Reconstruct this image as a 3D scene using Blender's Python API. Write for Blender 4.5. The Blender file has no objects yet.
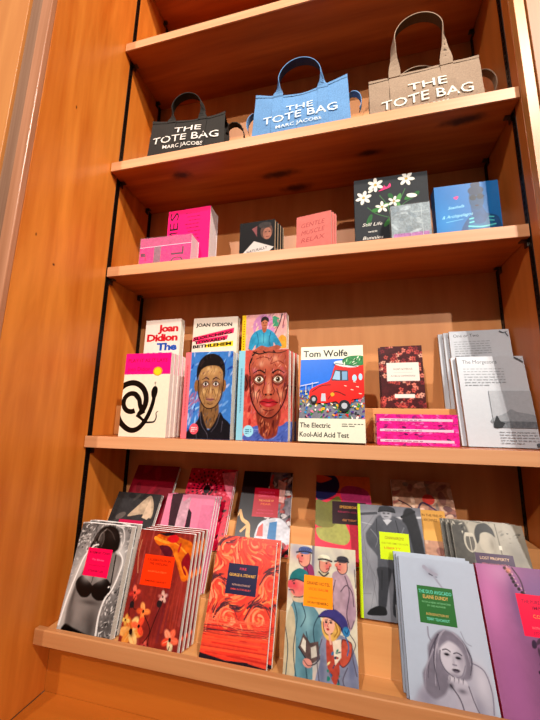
import bpy, math, random
import numpy as np
from mathutils import Vector, Matrix, geometry
random.seed(7)
S = bpy.context.scene; COL = S.collection
R = math.radians
# ------------------------------------------------------------------ camera
cam_d = bpy.data.cameras.new('camera'); cam = bpy.data.objects.new('camera', cam_d); COL.objects.link(cam); S.camera = cam
yaw, pitch, roll, FPX = .2398, .1806, .0191, 332.1368
fwd = Vector((-math.sin(yaw)*math.cos(pitch), math.cos(yaw)*math.cos(pitch), math.sin(pitch)))
rt = Vector((math.cos(yaw), math.sin(yaw), 0)); upv = rt.cross(fwd)
rt2 = math.cos(roll)*rt + math.sin(roll)*upv; up2 = -math.sin(roll)*rt + math.cos(roll)*upv
M = Matrix((rt2, up2, -fwd)).transposed().to_4x4(); M.translation = (.6385, -.7228, 1.0311)
cam.matrix_world = M
cam_d.sensor_fit = 'VERTICAL'; cam_d.sensor_height = 24; cam_d.lens = FPX/720*24
cam_d.clip_start = .02
# ------------------------------------------------------------------ light
W = bpy.data.worlds.new('world'); S.world = W; W.use_nodes = True
wb = W.node_tree.nodes['Background']; wb.inputs[1].default_value = WSTR = .27
wt = W.node_tree.nodes.new('ShaderNodeTexCoord'); wx = W.node_tree.nodes.new('ShaderNodeSeparateXYZ'); W.node_tree.links.new(wt.outputs['Generated'], wx.inputs[0])
wr = W.node_tree.nodes.new('ShaderNodeValToRGB'); W.node_tree.links.new(wx.outputs['Z'], wr.inputs[0])   # dim shop walls low down, pale ceiling above
wr.color_ramp.elements[0].position = .0; wr.color_ramp.elements[0].color = (.30, .19, .12, 1)
wr.color_ramp.elements[1].position = .55; wr.color_ramp.elements[1].color = (1.0, .84, .68, 1)
W.node_tree.links.new(wr.outputs[0], wb.inputs[0])
def lamp(name, loc, target, power, size, col, cone):
    l = bpy.data.lights.new(name, 'SPOT'); l.shadow_soft_size = size/2; l.energy = power; l.color = col; l.spot_size = R(cone); l.spot_blend = 1
    o = bpy.data.objects.new(name, l); COL.objects.link(o); o.location = loc
    o.rotation_euler = (Vector(target)-Vector(loc)).to_track_quat('-Z', 'Y').to_euler()
lamp('track_spot_right', (4.0, -6.0, 4.9), (.75, 0, 1.75), 1300, .14, (1, .92, .84), 27)
lamp('track_spot_near', (2.3, -2.3, 4.1), (.1, 0, 2.15), 780, .12, (1, .90, .78), 50)
lamp('track_spot_left', (-.9, -6.0, 5.75), (.8, 0, 1.65), 1650, .14, (1, .92, .86), 27)
vs = S.view_settings; vs.view_transform = 'Standard'; vs.look = 'None'; vs.gamma = 1; vs.use_curve_mapping = False; vs.exposure = .0
# ------------------------------------------------------------------ helpers
def lin(c):
    if isinstance(c, str): c = tuple(int(c[i:i+2], 16)/255 for i in (0, 2, 4))
    return tuple((x/12.92 if x <= .04045 else ((x+.055)/1.055)**2.4) for x in c)
def new_mat(name):
    m = bpy.data.materials.new(name); m.use_nodes = True; nt = m.node_tree
    return m, nt, nt.nodes['Principled BSDF']
def wood(name, c1, c2, axis='z', rough=.38, knots=(), across=11, fine=.38, spec=.35):
    m, nt, b = new_mat(name); N = nt.nodes.new; L = nt.links.new
    tc = N('ShaderNodeTexCoord'); mp = N('ShaderNodeMapping'); L(tc.outputs['Object'], mp.inputs[0])
    sc = {'x': (.9, across, across), 'y': (across, .9, across), 'z': (across, across, .9)}[axis]
    mp.inputs['Scale'].default_value = sc
    n1 = N('ShaderNodeTexNoise'); n1.inputs['Scale'].default_value = 1.3; n1.inputs['Detail'].default_value = 5; n1.inputs['Distortion'].default_value = .9
    L(mp.outputs[0], n1.inputs['Vector'])
    mp2 = N('ShaderNodeMapping'); L(tc.outputs['Object'], mp2.inputs[0]); mp2.inputs['Scale'].default_value = tuple(v*7 if v > 1 else v*4 for v in sc)
    n2 = N('ShaderNodeTexNoise'); n2.inputs['Scale'].default_value = 1.; n2.inputs['Detail'].default_value = 4; L(mp2.outputs[0], n2.inputs['Vector'])
    mixf = N('ShaderNodeMix'); mixf.inputs[0].default_value = fine; L(n1.outputs['Fac'], mixf.inputs[2]); L(n2.outputs['Fac'], mixf.inputs[3])
    rp = N('ShaderNodeValToRGB'); L(mixf.outputs[0], rp.inputs[0])
    rp.color_ramp.elements[0].position = .33; rp.color_ramp.elements[0].color = (*lin(c1), 1)
    rp.color_ramp.elements[1].position = .66; rp.color_ramp.elements[1].color = (*lin(c2), 1)
    out = rp.outputs[0]
    for (p, r) in knots:
        vm = N('ShaderNodeVectorMath'); vm.operation = 'SUBTRACT'; L(tc.outputs['Object'], vm.inputs[0]); vm.inputs[1].default_value = p
        wn = N('ShaderNodeTexNoise'); wn.inputs['Scale'].default_value = 45; L(tc.outputs['Object'], wn.inputs['Vector'])
        v2 = N('ShaderNodeVectorMath'); v2.operation = 'MULTIPLY'; L(vm.outputs[0], v2.inputs[0]); v2.inputs[1].default_value = tuple(1/q if q < .9 else 0 for q in r)
        ln = N('ShaderNodeVectorMath'); ln.operation = 'LENGTH'; L(v2.outputs[0], ln.inputs[0])
        ad = N('ShaderNodeMath'); ad.operation = 'ADD'; L(ln.outputs['Value'], ad.inputs[0]); L(wn.outputs['Fac'], ad.inputs[1])
        mr = N('ShaderNodeMapRange'); mr.interpolation_type = 'SMOOTHSTEP'; L(ad.outputs[0], mr.inputs[0])
        mr.inputs[1].default_value = .75; mr.inputs[2].default_value = 2.0; mr.inputs[3].default_value = .95; mr.inputs[4].default_value = 0
        mx = N('ShaderNodeMix'); mx.data_type = 'RGBA'; L(mr.outputs[0], mx.inputs[0]); L(out, mx.inputs[6]); mx.inputs[7].default_value = (*lin('3a1206'), 1)
        out = mx.outputs[2]
    L(out, b.inputs['Base Color'])
    b.inputs['Roughness'].default_value = rough; b.inputs['Specular IOR Level'].default_value = spec
    bp = N('ShaderNodeBump'); bp.inputs['Strength'].default_value = .06; bp.inputs['Distance'].default_value = .002; L(n2.outputs['Fac'], bp.inputs['Height']); L(bp.outputs[0], b.inputs['Normal'])
    return m
def plain(name, c, rough=.5, metal=0, noise=.0, nscale=60, spec=.5, bump=0, trans=0, sheen=0):
    m, nt, b = new_mat(name); N = nt.nodes.new; L = nt.links.new
    tc = N('ShaderNodeTexCoord'); n = N('ShaderNodeTexNoise'); n.inputs['Scale'].default_value = nscale; n.inputs['Detail'].default_value = 4
    L(tc.outputs['Object'], n.inputs['Vector'])
    rp = N('ShaderNodeValToRGB'); c = lin(c)
    rp.color_ramp.elements[0].position = .3; rp.color_ramp.elements[0].color = (*[max(0, x*(1-noise)) for x in c], 1)
    rp.color_ramp.elements[1].position = .7; rp.color_ramp.elements[1].color = (*[min(1, x*(1+noise)) for x in c], 1)
    L(n.outputs['Fac'], rp.inputs[0]); L(rp.outputs[0], b.inputs['Base Color'])
    b.inputs['Roughness'].default_value = rough; b.inputs['Metallic'].default_value = metal; b.inputs['Specular IOR Level'].default_value = spec
    b.inputs['Transmission Weight'].default_value = trans
    if bump:
        bp = N('ShaderNodeBump'); bp.inputs['Strength'].default_value = bump; bp.inputs['Distance'].default_value = .001; L(n.outputs['Fac'], bp.inputs['Height']); L(bp.outputs[0], b.inputs['Normal'])
    return m
def printed(name, rough=.32, bump=0, gam=1.28):
    """ink on paper: colour comes from the 'ink' attribute, its alpha says how mottled the print is"""
    m, nt, b = new_mat(name); N = nt.nodes.new; L = nt.links.new
    at = N('ShaderNodeAttribute'); at.attribute_name = 'ink'
    tc = N('ShaderNodeTexCoord'); n = N('ShaderNodeTexNoise'); n.inputs['Scale'].default_value = 130; n.inputs['Detail'].default_value = 5; n.inputs['Distortion'].default_value = 1.2
    L(tc.outputs['Object'], n.inputs['Vector'])
    mr = N('ShaderNodeMapRange'); mr.inputs[1].default_value = .3; mr.inputs[2].default_value = .7; mr.inputs[3].default_value = -1; mr.inputs[4].default_value = 1; L(n.outputs['Fac'], mr.inputs[0])
    mu = N('ShaderNodeMath'); mu.operation = 'MULTIPLY_ADD'; L(mr.outputs[0], mu.inputs[0]); L(at.outputs['Alpha'], mu.inputs[1]); mu.inputs[2].default_value = 1
    vm = N('ShaderNodeVectorMath'); vm.operation = 'SCALE'; L(at.outputs['Color'], vm.inputs[0]); L(mu.outputs[0], vm.inputs['Scale'])
    gm = N('ShaderNodeGamma'); gm.inputs[1].default_value = gam; L(vm.outputs[0], gm.inputs[0]); L(gm.outputs[0], b.inputs['Base Color']); b.inputs['Roughness'].default_value = rough; b.inputs['Specular IOR Level'].default_value = .22
    if bump:
        n3 = N('ShaderNodeTexWave'); n3.inputs['Scale'].default_value = 500; L(tc.outputs['Object'], n3.inputs['Vector'])
        bp = N('ShaderNodeBump'); bp.inputs['Strength'].default_value = bump; bp.inputs['Distance'].default_value = .0005; L(n3.outputs['Fac'], bp.inputs['Height']); L(bp.outputs[0], b.inputs['Normal'])
    return m
class MB:
    """collects faces with an ink colour"""
    def __init__(s): s.v = []; s.f = []; s.c = []; s.smooth = []
    def face(s, pts, c=(1, 1, 1), n=0, sm=False):
        k = len(s.v); s.v += [tuple(p) for p in pts]; s.f.append(tuple(range(k, k+len(pts)))); s.c.append((*c[:3], n)); s.smooth.append(sm)
    def mesh(s, vs, fs, c=(1, 1, 1), n=0, sm=False):
        k = len(s.v); s.v += [tuple(p) for p in vs]
        for f in fs: s.f.append(tuple(i+k for i in f)); s.c.append((*c[:3], n)); s.smooth.append(sm)
    def box(s, x0, x1, y0, y1, z0, z1, c=(1, 1, 1), n=0):
        v = [(x, y, z) for x in (x0, x1) for y in (y0, y1) for z in (z0, z1)]
        s.mesh(v, [(0, 1, 3, 2), (4, 6, 7, 5), (0, 4, 5, 1), (2, 3, 7, 6), (0, 2, 6, 4), (1, 5, 7, 3)], c, n)
    def build(s, name, mat, parent=None, bevel=0, loc=None):
        me = bpy.data.meshes.new(name); me.from_pydata(s.v, [], s.f)
        a = me.color_attributes.new('ink', 'FLOAT_COLOR', 'CORNER')
        buf = []
        for f, c in zip(s.f, s.c): buf += list(c)*len(f)
        a.data.foreach_set('color', buf)
        me.polygons.foreach_set('use_smooth', s.smooth)
        me.materials.append(mat); me.validate(); me.update()
        o = bpy.data.objects.new(name, me); COL.objects.link(o)
        if parent: o.parent = parent
        if loc: o.location = loc
        if bevel:
            b = o.modifiers.new('bevel', 'BEVEL'); b.width = bevel; b.segments = 2; b.limit_method = 'ANGLE'
        return o
def empty(name, loc=(0, 0, 0), rot=(0, 0, 0)):
    o = bpy.data.objects.new(name, None); COL.objects.link(o); o.location = loc; o.rotation_euler = rot; o.empty_display_size = .03; return o
def tag(o, label=None, cat=None, group=None, kind=None):
    if label: o['label'] = label
    if cat: o['category'] = cat
    if group: o['group'] = group
    if kind: o['kind'] = kind
    return o
def kids(o): return [c for c in bpy.data.objects if c.parent == o]
def copy_tree(o, parent=None):
    ch = kids(o); c = o.copy(); COL.objects.link(c); c.parent = parent
    for k in ch: copy_tree(k, c)
    return c
_tc = {}
def text_mesh(s, bold=0.0, spacing=1.0, shear=0.0):
    key = (s, bold, spacing, shear)
    if key in _tc: return _tc[key]
    cu = bpy.data.curves.new('t', 'FONT'); cu.body = s; cu.size = 1; cu.offset = bold; cu.resolution_u = 2; cu.space_character = spacing; cu.shear = shear
    ob = bpy.data.objects.new('t', cu); COL.objects.link(ob)
    dg = bpy.context.evaluated_depsgraph_get(); me = bpy.data.meshes.new_from_object(ob.evaluated_get(dg))
    vs = [(v.co.x, v.co.y) for v in me.vertices]; fs = [tuple(p.vertices) for p in me.polygons]
    bpy.data.objects.remove(ob); bpy.data.curves.remove(cu); bpy.data.meshes.remove(me)
    if vs:
        xs = [v[0] for v in vs]; ys = [v[1] for v in vs]; x0, x1, y0, y1 = min(xs), max(xs), min(ys), max(ys)
        base = 0.0; cap = .73
        vs = [((x-x0)/(x1-x0), (y-base)/cap) for x, y in vs]
    _tc[key] = (vs, fs); return _tc[key]
def clip(poly):
    for ax, lim, sg in ((0, 0, 1), (0, 1, -1), (1, 0, 1), (1, 1, -1)):
        out = []
        for i in range(len(poly)):
            a, b = poly[i-1], poly[i]; da = (a[ax]-lim)*sg; db = (b[ax]-lim)*sg
            if (da >= 0) != (db >= 0):
                t = da/(da-db); out.append((a[0]+(b[0]-a[0])*t, a[1]+(b[1]-a[1])*t))
            if db >= 0: out.append(b)
        poly = out
        if len(poly) < 3: return []
    return poly
def smooth_closed(P_, k=4):
    n = len(P_); out = []
    for i in range(n):
        a, b, c, d = P_[i-1], P_[i], P_[(i+1) % n], P_[(i+2) % n]
        edge = all(abs(b[m]-c[m]) < 1e-6 and (b[m] <= 0 or b[m] >= 1) for m in (0,)) or all(abs(b[m]-c[m]) < 1e-6 and (b[m] <= 0 or b[m] >= 1) for m in (1,))
        if edge: out.append(b); continue
        for j in range(k):
            t = j/k; out.append(tuple((2*t**3-3*t*t+1)*b[m]+(t**3-2*t*t+t)*.4*(c[m]-a[m])+(-2*t**3+3*t*t)*c[m]+(t**3-t*t)*.4*(d[m]-b[m]) for m in (0, 1)))
    return out
class Art:
    """flat printed artwork; u,v in 0..1 over a w x h rectangle lying in local y = -off"""
    def __init__(s, w, h, mb, x0=0., z0=0., off=.0003, rng=1, surf=None):
        s.w, s.h, s.mb, s.x0, s.z0, s.k = w, h, mb, x0, z0, off; s.r = random.Random(rng); s.surf = surf
    def P(s, u, v):
        if s.surf:
            p = s.surf(u, v); return (p[0], p[1]-s.k, p[2])
        return (s.x0+u*s.w, -s.k, s.z0+v*s.h)
    def nxt(s): s.k += .000022
    def poly(s, pts, c, n=0., nx=True, sharp=False):
        if nx: s.nxt()
        if nx and len(pts) >= 5 and not sharp: pts = smooth_closed(pts)
        p = clip(list(pts))
        if len(p) < 3: return
        a = sum(p[i-1][0]*p[i][1]-p[i][0]*p[i-1][1] for i in range(len(p)))
        if a < 0: p = p[::-1]
        c = lin(c)
        if len(p) <= 4: s.mb.face([s.P(*q) for q in p], c, n); return
        tris = geometry.tessellate_polygon([[Vector((q[0], q[1], 0)) for q in p]])
        s.mb.mesh([s.P(*q) for q in p], [t if True else t for t in tris], c, n)
    def rect(s, u0, v0, u1, v1, c, n=0.): s.poly([(u0, v0), (u1, v0), (u1, v1), (u0, v1)], c, n)
    def ell(s, u, v, ru, rv, c, n=0., rot=0, k=18, nx=True):
        cs, sn = math.cos(R(rot)), math.sin(R(rot)); pts = []
        for i in range(k):
            a = 2*math.pi*i/k; x, y = math.cos(a)*ru*s.w, math.sin(a)*rv*s.h
            pts.append((u+(x*cs-y*sn)/s.w, v+(x*sn+y*cs)/s.h))
        s.poly(pts, c, n, nx, True)
    def line(s, pts, wd, c, n=0., w2=None):
        """stroke; wd in fractions of the width"""
        s.nxt(); q = [(a*s.w, b*s.h) for a, b in pts]; L, Rr = [], []
        for i, p in enumerate(q):
            a = q[max(0, i-1)]; b = q[min(len(q)-1, i+1)]; dx, dy = b[0]-a[0], b[1]-a[1]; l = math.hypot(dx, dy) or 1
            t = i/(len(q)-1); wi = (wd if w2 is None else wd+(w2-wd)*t)*s.w/2
            L.append(((p[0]-dy/l*wi)/s.w, (p[1]+dx/l*wi)/s.h)); Rr.append(((p[0]+dy/l*wi)/s.w, (p[1]-dx/l*wi)/s.h))
        for i in range(len(q)-1): s.poly([L[i], L[i+1], Rr[i+1], Rr[i]], c, n, nx=False)
    def curve(s, pts, wd, c, n=0., w2=None, k=6):
        out = []
        P_ = [pts[0]]+list(pts)+[pts[-1]]
        for i in range(1, len(P_)-2):
            for j in range(k):
                t = j/k; a, b, c_, d = P_[i-1], P_[i], P_[i+1], P_[i+2]
                out.append(tuple(.5*((2*b[m])+(-a[m]+c_[m])*t+(2*a[m]-5*b[m]+4*c_[m]-d[m])*t*t+(-a[m]+3*b[m]-3*c_[m]+d[m])*t**3) for m in (0, 1)))
        out.append(pts[-1]); s.line(out, wd, c, n, w2)
    def text(s, t, u0, v, u1, hgt, c, bold=0., spacing=1., shear=0., tilt=0.):
        """fit text between u0 and u1, baseline v, cap height hgt (fraction of h)"""
        s.nxt(); vs, fs = text_mesh(t, bold, spacing, shear)
        pts = []
        for x, y in vs:
            u = u0+(u1-u0)*x; pts.append(s.P(u, v+y*hgt+tilt*(u-u0)))
        s.mb.mesh(pts, fs, lin(c), 0)
    def dabs(s, n, cols, box, size, ang=0, spread=20, asp=.3, noise=.1):
        for i in range(n):
            s.ell(s.r.uniform(box[0], box[2]), s.r.uniform(box[1], box[3]), size*s.r.uniform(.5, 1.3), size*s.r.uniform(.5, 1.3)*asp*s.w/s.h, s.r.choice(cols), noise, ang+s.r.uniform(-spread, spread), 8)
    def lines_of_text(s, u0, u1, v0, v1, n, c, hf=.45, words=True):
        dv = (v1-v0)/n
        for i in range(n):
            v = v1-(i+1)*dv; u = u0; end = u1 if i < n-1 else u0+(u1-u0)*.6
            while u < end:
                l = s.r.uniform(.03, .09); s.rect(u, v, min(u+l, end), v+dv*hf, c); u += l+.018
class Ras(Art):
    """the same drawing calls, printed as a fine grid of small coloured cells with feathered edges"""
    def __init__(s, w, h, mb, rng=1, off=.0003, cell=.00115):
        super().__init__(w, h, mb, rng=rng, off=off); s.nx_, s.ny_ = int(w/cell), int(h/cell); s.img = np.ones((s.ny_, s.nx_, 3))
        U, V = np.meshgrid((np.arange(s.nx_)+.5)/s.nx_, (np.arange(s.ny_)+.5)/s.ny_); s.U, s.V = U*w, V*h; s.soft = .0011; s.np = np.random.RandomState(rng)
        s.fld = s.noise(9)*.6+s.noise(28)*.6; s.k += .00002
    def noise(s, n, m=None):
        m = m or int(n*s.h/s.w); g = s.np.rand(m+2, n+2)*2-1; x = s.U/s.w*n; y = s.V/s.h*m; i, j = x.astype(int), y.astype(int); fx, fy = x-i, y-j; fx = fx*fx*(3-2*fx); fy = fy*fy*(3-2*fy)
        return (g[j, i]*(1-fx)+g[j, i+1]*fx)*(1-fy)+(g[j+1, i]*(1-fx)+g[j+1, i+1]*fx)*fy
    def mixin(s, cov, sl, c, n, a=1.):
        col = np.array(lin(c))[None, None, :]*(1+n*1.1*s.fld[sl][..., None]); cov = (cov*a)[..., None]; s.img[sl] = s.img[sl]*(1-cov)+np.clip(col, 0, 1)*cov
    def box_(s, x0, x1, y0, y1, pad):
        i0 = max(0, int((x0-pad)/s.w*s.nx_)); i1 = min(s.nx_, int((x1+pad)/s.w*s.nx_)+2); j0 = max(0, int((y0-pad)/s.h*s.ny_)); j1 = min(s.ny_, int((y1+pad)/s.h*s.ny_)+2)
        return (slice(j0, j1), slice(i0, i1)) if i1 > i0 and j1 > j0 else None
    def poly(s, pts, c, n=0., nx=True, sharp=False, soft=None, a=1.):
        if len(pts) >= 5 and not sharp and nx: pts = smooth_closed(pts)
        P_ = np.array([(u*s.w, v*s.h) for u, v in pts]); f = soft or s.soft; sl = s.box_(P_[:, 0].min(), P_[:, 0].max(), P_[:, 1].min(), P_[:, 1].max(), f)
        if sl is None: return
        X, Y = s.U[sl], s.V[sl]; ins = np.zeros(X.shape, bool); d2 = np.full(X.shape, 1e9)
        for k in range(len(P_)):
            (ax, ay), (bx, by) = P_[k-1], P_[k]
            if ay != by: ins ^= ((ay > Y) != (by > Y)) & (X < (bx-ax)*(Y-ay)/(by-ay)+ax)
            dx, dy = bx-ax, by-ay; L = dx*dx+dy*dy
            if L < 1e-14: continue
            t = np.clip(((X-ax)*dx+(Y-ay)*dy)/L, 0, 1); d2 = np.minimum(d2, (X-ax-t*dx)**2+(Y-ay-t*dy)**2)
        d = np.sqrt(d2)*np.where(ins, 1, -1); s.mixin(np.clip(d/f+.5, 0, 1), sl, c, n, a)
    def ell(s, u, v, ru, rv, c, n=0., rot=0, k=18, nx=True, soft=None, a=1.):
        cx, cy, rx, ry = u*s.w, v*s.h, ru*s.w, rv*s.h; m = max(rx, ry); f = soft or s.soft; sl = s.box_(cx-m, cx+m, cy-m, cy+m, f)
        if sl is None: return
        cs, sn = math.cos(R(rot)), math.sin(R(rot)); X, Y = s.U[sl]-cx, s.V[sl]-cy; p = (X*cs+Y*sn)/rx; q = (-X*sn+Y*cs)/ry; r_ = np.sqrt(p*p+q*q)
        s.mixin(np.clip((1-r_)*min(rx, ry)/f+.5, 0, 1), sl, c, n, a)
    def glow(s, u, v, ru, rv, c, a=.5, rot=0):
        cx, cy, rx, ry = u*s.w, v*s.h, ru*s.w, rv*s.h; m = max(rx, ry)*2.4; sl = s.box_(cx-m, cx+m, cy-m, cy+m, 0)
        if sl is None: return
        cs, sn = math.cos(R(rot)), math.sin(R(rot)); X, Y = s.U[sl]-cx, s.V[sl]-cy; p = (X*cs+Y*sn)/rx; q = (-X*sn+Y*cs)/ry
        s.mixin(np.exp(-(p*p+q*q)), sl, c, 0, a)
    def line(s, pts, wd, c, n=0., w2=None, a=1.):
        P_ = [(u*s.w, v*s.h) for u, v in pts]; xs = [p[0] for p in P_]; ys = [p[1] for p in P_]; sl = s.box_(min(xs), max(xs), min(ys), max(ys), wd*s.w)
        if sl is None: return
        X, Y = s.U[sl], s.V[sl]; best = np.full(X.shape, -1e9); N_ = len(P_)-1
        for k in range(N_):
            (ax, ay), (bx, by) = P_[k], P_[k+1]; dx, dy = bx-ax, by-ay; L = dx*dx+dy*dy
            if L < 1e-14: continue
            t = np.clip(((X-ax)*dx+(Y-ay)*dy)/L, 0, 1); d = np.sqrt((X-ax-t*dx)**2+(Y-ay-t*dy)**2); g = (k+t)/N_; w_ = wd if w2 is None else wd+(w2-wd)*g
            best = np.maximum(best, w_*s.w/2-d)
        s.mixin(np.clip(best/s.soft+.5, 0, 1), sl, c, n, a)
    def flush(s):
        nx_, ny_ = s.nx_, s.ny_; k = s.mb; y = -s.k0; b = len(k.v)
        for j in range(ny_+1):
            for i in range(nx_+1): k.v.append((s.w*i/nx_, y, s.h*j/ny_))
        im = s.img.tolist()
        for j in range(ny_):
            o = b+j*(nx_+1); row = im[j]
            for i in range(nx_): k.f.append((o+i, o+i+1, o+i+nx_+2, o+i+nx_+1)); q = row[i]; k.c.append((q[0], q[1], q[2], 0.)); k.smooth.append(False)
# ------------------------------------------------------------------ materials
M_panel = wood('cherry_panel', 'b65a14', 'e28a36', 'z', .34, across=6, spec=.5, knots=[((0, -.165, 1.78), (1, .002, .005)), ((0, -.215, 1.41), (1, .002, .004)), ((0, -.165, 1.365), (1, .003, .003))])
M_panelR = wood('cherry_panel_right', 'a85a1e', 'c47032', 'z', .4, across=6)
M_back = wood('cherry_back', 'bc7844', 'd8965e', 'z', .42, across=5)
M_shelf = {}
kn = {'a': [], 'b': [((.50, .14, 1.707), (.04, .016, 1)), ((.19, .02, 1.707), (.03, .014, 1)), ((.46, .075, 1.707), (.05, .014, 1)), ((.90, .0, 1.707), (.045, .012, 1)), ((.70, .05, 1.707), (.03, .01, 1))], 'c': []}
M_soff = {k: wood('shelf_veneer_'+k, '8a3c10', 'c46a28', 'x', .36, kn[k], across=8) for k in kn}
M_edge = wood('maple_edge', 'c98b5e', 'd9a074', 'x', .42, across=16, fine=.5)
M_riser = wood('pine_riser', 'cd8a50', 'e0a468', 'x', .42, across=8)
M_stile = wood('maple_stile', 'b87238', 'c98446', 'z', .4, across=8)
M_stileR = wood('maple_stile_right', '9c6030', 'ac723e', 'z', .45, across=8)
M_mould = wood('walnut_mould', '9a6444', 'ba8060', 'z', .3, across=20)
M_base = wood('cherry_base', 'b05c1a', 'c67024', 'x', .36, across=6)
M_track = plain('dark_metal', '1c1714', .4, .7, .2)
M_clip = plain('clip_metal', '5a5046', .35, .9, .1)
M_print = printed('print_gloss', .3)
M_matte = printed('print_matte', .6); M_matte.node_tree.nodes['Principled BSDF'].inputs['Specular IOR Level'].default_value = .15
M_paper = printed('paper_block', .8, gam=1.)
M_floor = wood('floor_wood', '6a4426', '805634', 'x', .5)
# clear wrap / acrylic
M_wrap, nt, b = new_mat('clear_wrap'); b.inputs['Base Color'].default_value = (.95, .95, .97, 1); b.inputs['Roughness'].default_value = .12
nn = nt.nodes.new('ShaderNodeTexNoise'); nn.inputs['Scale'].default_value = 25; nn.inputs['Detail'].default_value = 2
rr = nt.nodes.new('ShaderNodeMapRange'); rr.inputs[1].default_value = .35; rr.inputs[2].default_value = .7; rr.inputs[3].default_value = .02; rr.inputs[4].default_value = .11
nt.links.new(nn.outputs['Fac'], rr.inputs[0]); nt.links.new(rr.outputs[0], b.inputs['Alpha'])
# ------------------------------------------------------------------ the case
WX, D, ZB = 1.0, .1655, .4667
def board(name, mat, x0, x1, y0, y1, z0, z1, bevel=.0008, parent=None):
    m = MB(); m.box(x0, x1, y0, y1, z0, z1); return m.build(name, mat, parent, bevel)
TOP = 2.75
tag(board('wall_left', M_panel, -.02, 0, -.25, D+.0, ZB, TOP), kind='structure')
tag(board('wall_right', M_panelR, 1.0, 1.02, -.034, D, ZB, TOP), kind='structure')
tag(board('wall_back', M_back, -.02, 1.02, D, D+.018, ZB, TOP), kind='structure')
# left face frame: reddish bead, grey-brown moulding, pale stile
m = MB(); m.box(-.031, -.0003, -.262, -.2503, 0, TOP); tag(m.build('trim_1', M_mould, bevel=.002), kind='structure')
m = MB(); m.box(-.0665, -.0315, -.258, -.236, 0, TOP); m.box(-.0695, -.0665, -.249, -.236, 0, TOP); tag(m.build('trim_2', wood('grey_mould', '7a5642', '98745c', 'z', .25, across=20), bevel=.003), kind='structure')
tag(board('trim_3', M_stile, -.42, -.0700, -.262, -.236, 0, TOP), kind='structure')
# right: thin bead then pale stile standing forward
tag(board('trim_4', wood('bead', 'b9783e', 'd09250', 'z', .35), 1.0, 1.02, -.0535, -.0345, ZB, TOP), kind='structure')
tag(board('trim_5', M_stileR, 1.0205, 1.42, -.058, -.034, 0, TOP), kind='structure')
# base below
tag(board('trim_6', M_base, 0.0005, .9995, -.0458, -.026, ZB, .575), kind='structure')
tag(board('trim_7', M_base, -.0, 1.02, -.42, D+.018, ZB-.03, ZB-.0005, .002), kind='structure')
tag(board('trim_8', M_base, -.0, 1.02, -.39, -.37, 0, ZB-.031), kind='structure')
tag(board('floor', M_floor, -3, 4, -5, .5, -.02, 0, 0), kind='structure')
# slotted standards
def standard(x, y, side):
    m = MB(); t = .0015; w = .014; s = side
    xa, xb = (x, x+s*t) if s > 0 else (x+s*t, x)
    m.box(xa, xb, y-w/2, y-.003, ZB+.13, 2.6); m.box(xa, xb, y+.003, y+w/2, ZB+.13, 2.6)
    z = ZB+.13
    while z < 2.6: m.box(xa, xb, y-.003, y+.003, z, z+.008); z += .0135
    bk = MB(); 
    m.box(xa if s > 0 else xb-.0003, xa+.0003 if s > 0 else xb, y-.003, y+.003, ZB+.13, 2.6)
    return m.build('shelf_standard', M_track)
for x, y, sd, lb in ((0, 0, 1, 'black slotted metal strip at the front of the left cabinet side'), (0, D-.008, 1, 'black slotted metal strip in the back left corner'),
                     (1, 0, -1, 'black slotted metal strip at the front of the right cabinet side'), (1, D-.008, -1, 'black slotted metal strip in the back right corner')):
    tag(standard(x, y, sd), lb, 'shelf track')
T = .0271
SH = [(2.50, -.0334, 'a'), (2.1472, -.0334, 'a'), (1.734, -.0352, 'b'), (1.434, -.0059, 'c'), (.986, -.0161, 'c')]  # first board is out of view, added to darken the bay beneath it
lbs = ['highest wooden shelf board, just above the picture edge', 'empty wooden shelf board directly above the three tote bags', 'wooden shelf board carrying the three tote bags', 'wooden shelf board under the small row of pink, black and blue items', 'wooden shelf board carrying the painted-face and car-cover books']
for (z, y, k), lb in zip(SH, lbs):
    e = empty('shelf', (0, 0, 0)); tag(e, lb, 'shelf')
    # recesses round the standards: board stops short of the walls
    b_ = board('board', M_soff[k], .0022, .9978, y+.004, D-.0005, z-T, z, .0005, e)
    board('edge_band', M_edge, .0022, .9978, y, y+.0039, z-T, z, .0006, e)
    for xx, s in ((.0018, 1), (.9982, -1)):
        for yy in (.012, D-.028):
            m = MB(); x0, x1 = sorted((xx, xx+s*.012))
            m.box(x0, x1, yy-.006, yy+.006, z-T-.0032, z-T-.0004); xa, xb = sorted((xx, xx+s*.002)); m.box(xa, xb, yy-.006, yy+.006, z-T-.016, z-T-.0032)
            m.build('clip', M_clip, e)
# tiered display
e = empty('tiered_display', (0, 0, 0)); tag(e, 'stepped wooden display rack with a front lip on the lowest level', 'display rack')
def prof(name, pts, x0, x1, mat, parent, bevel=.0008):
    m = MB(); n = len(pts)
    a = [(x0, y, z) for y, z in pts]; b_ = [(x1, y, z) for y, z in pts]
    m.mesh(a+b_, [tuple(range(n))[::-1], tuple(range(n, 2*n))]+[(i, (i+1) % n, (i+1) % n+n, i+n) for i in range(n)])
    return m.build(name, mat, parent, bevel)
prof('steps', [(-.0785, .583), (-.0785, .592), (-.0215, .592), (-.006, .665), (.034, .664), (.044, .7325), (.082, .7315), (.098, .790), (D-.001, .790), (D-.001, .583)], .003, .997, M_riser, e)
prof('lip', [(-.0925, .5785), (-.0925, .6055), (-.091, .607), (-.081, .607), (-.0790, .605), (-.0790, .5785)], .003, .997, wood('lip_wood', 'b87a4a', 'c98c5a', 'x', .42, across=16), e)
# step at the back of the book shelf
STZ = 1.064
e = empty('back_step', (0, 0, .986)); tag(e, 'low wooden step along the back of the book shelf', 'riser')
board('step_board', M_riser, .004, .996, .083, D-.001, .0005, STZ-.986-.0003, .001, e)
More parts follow.
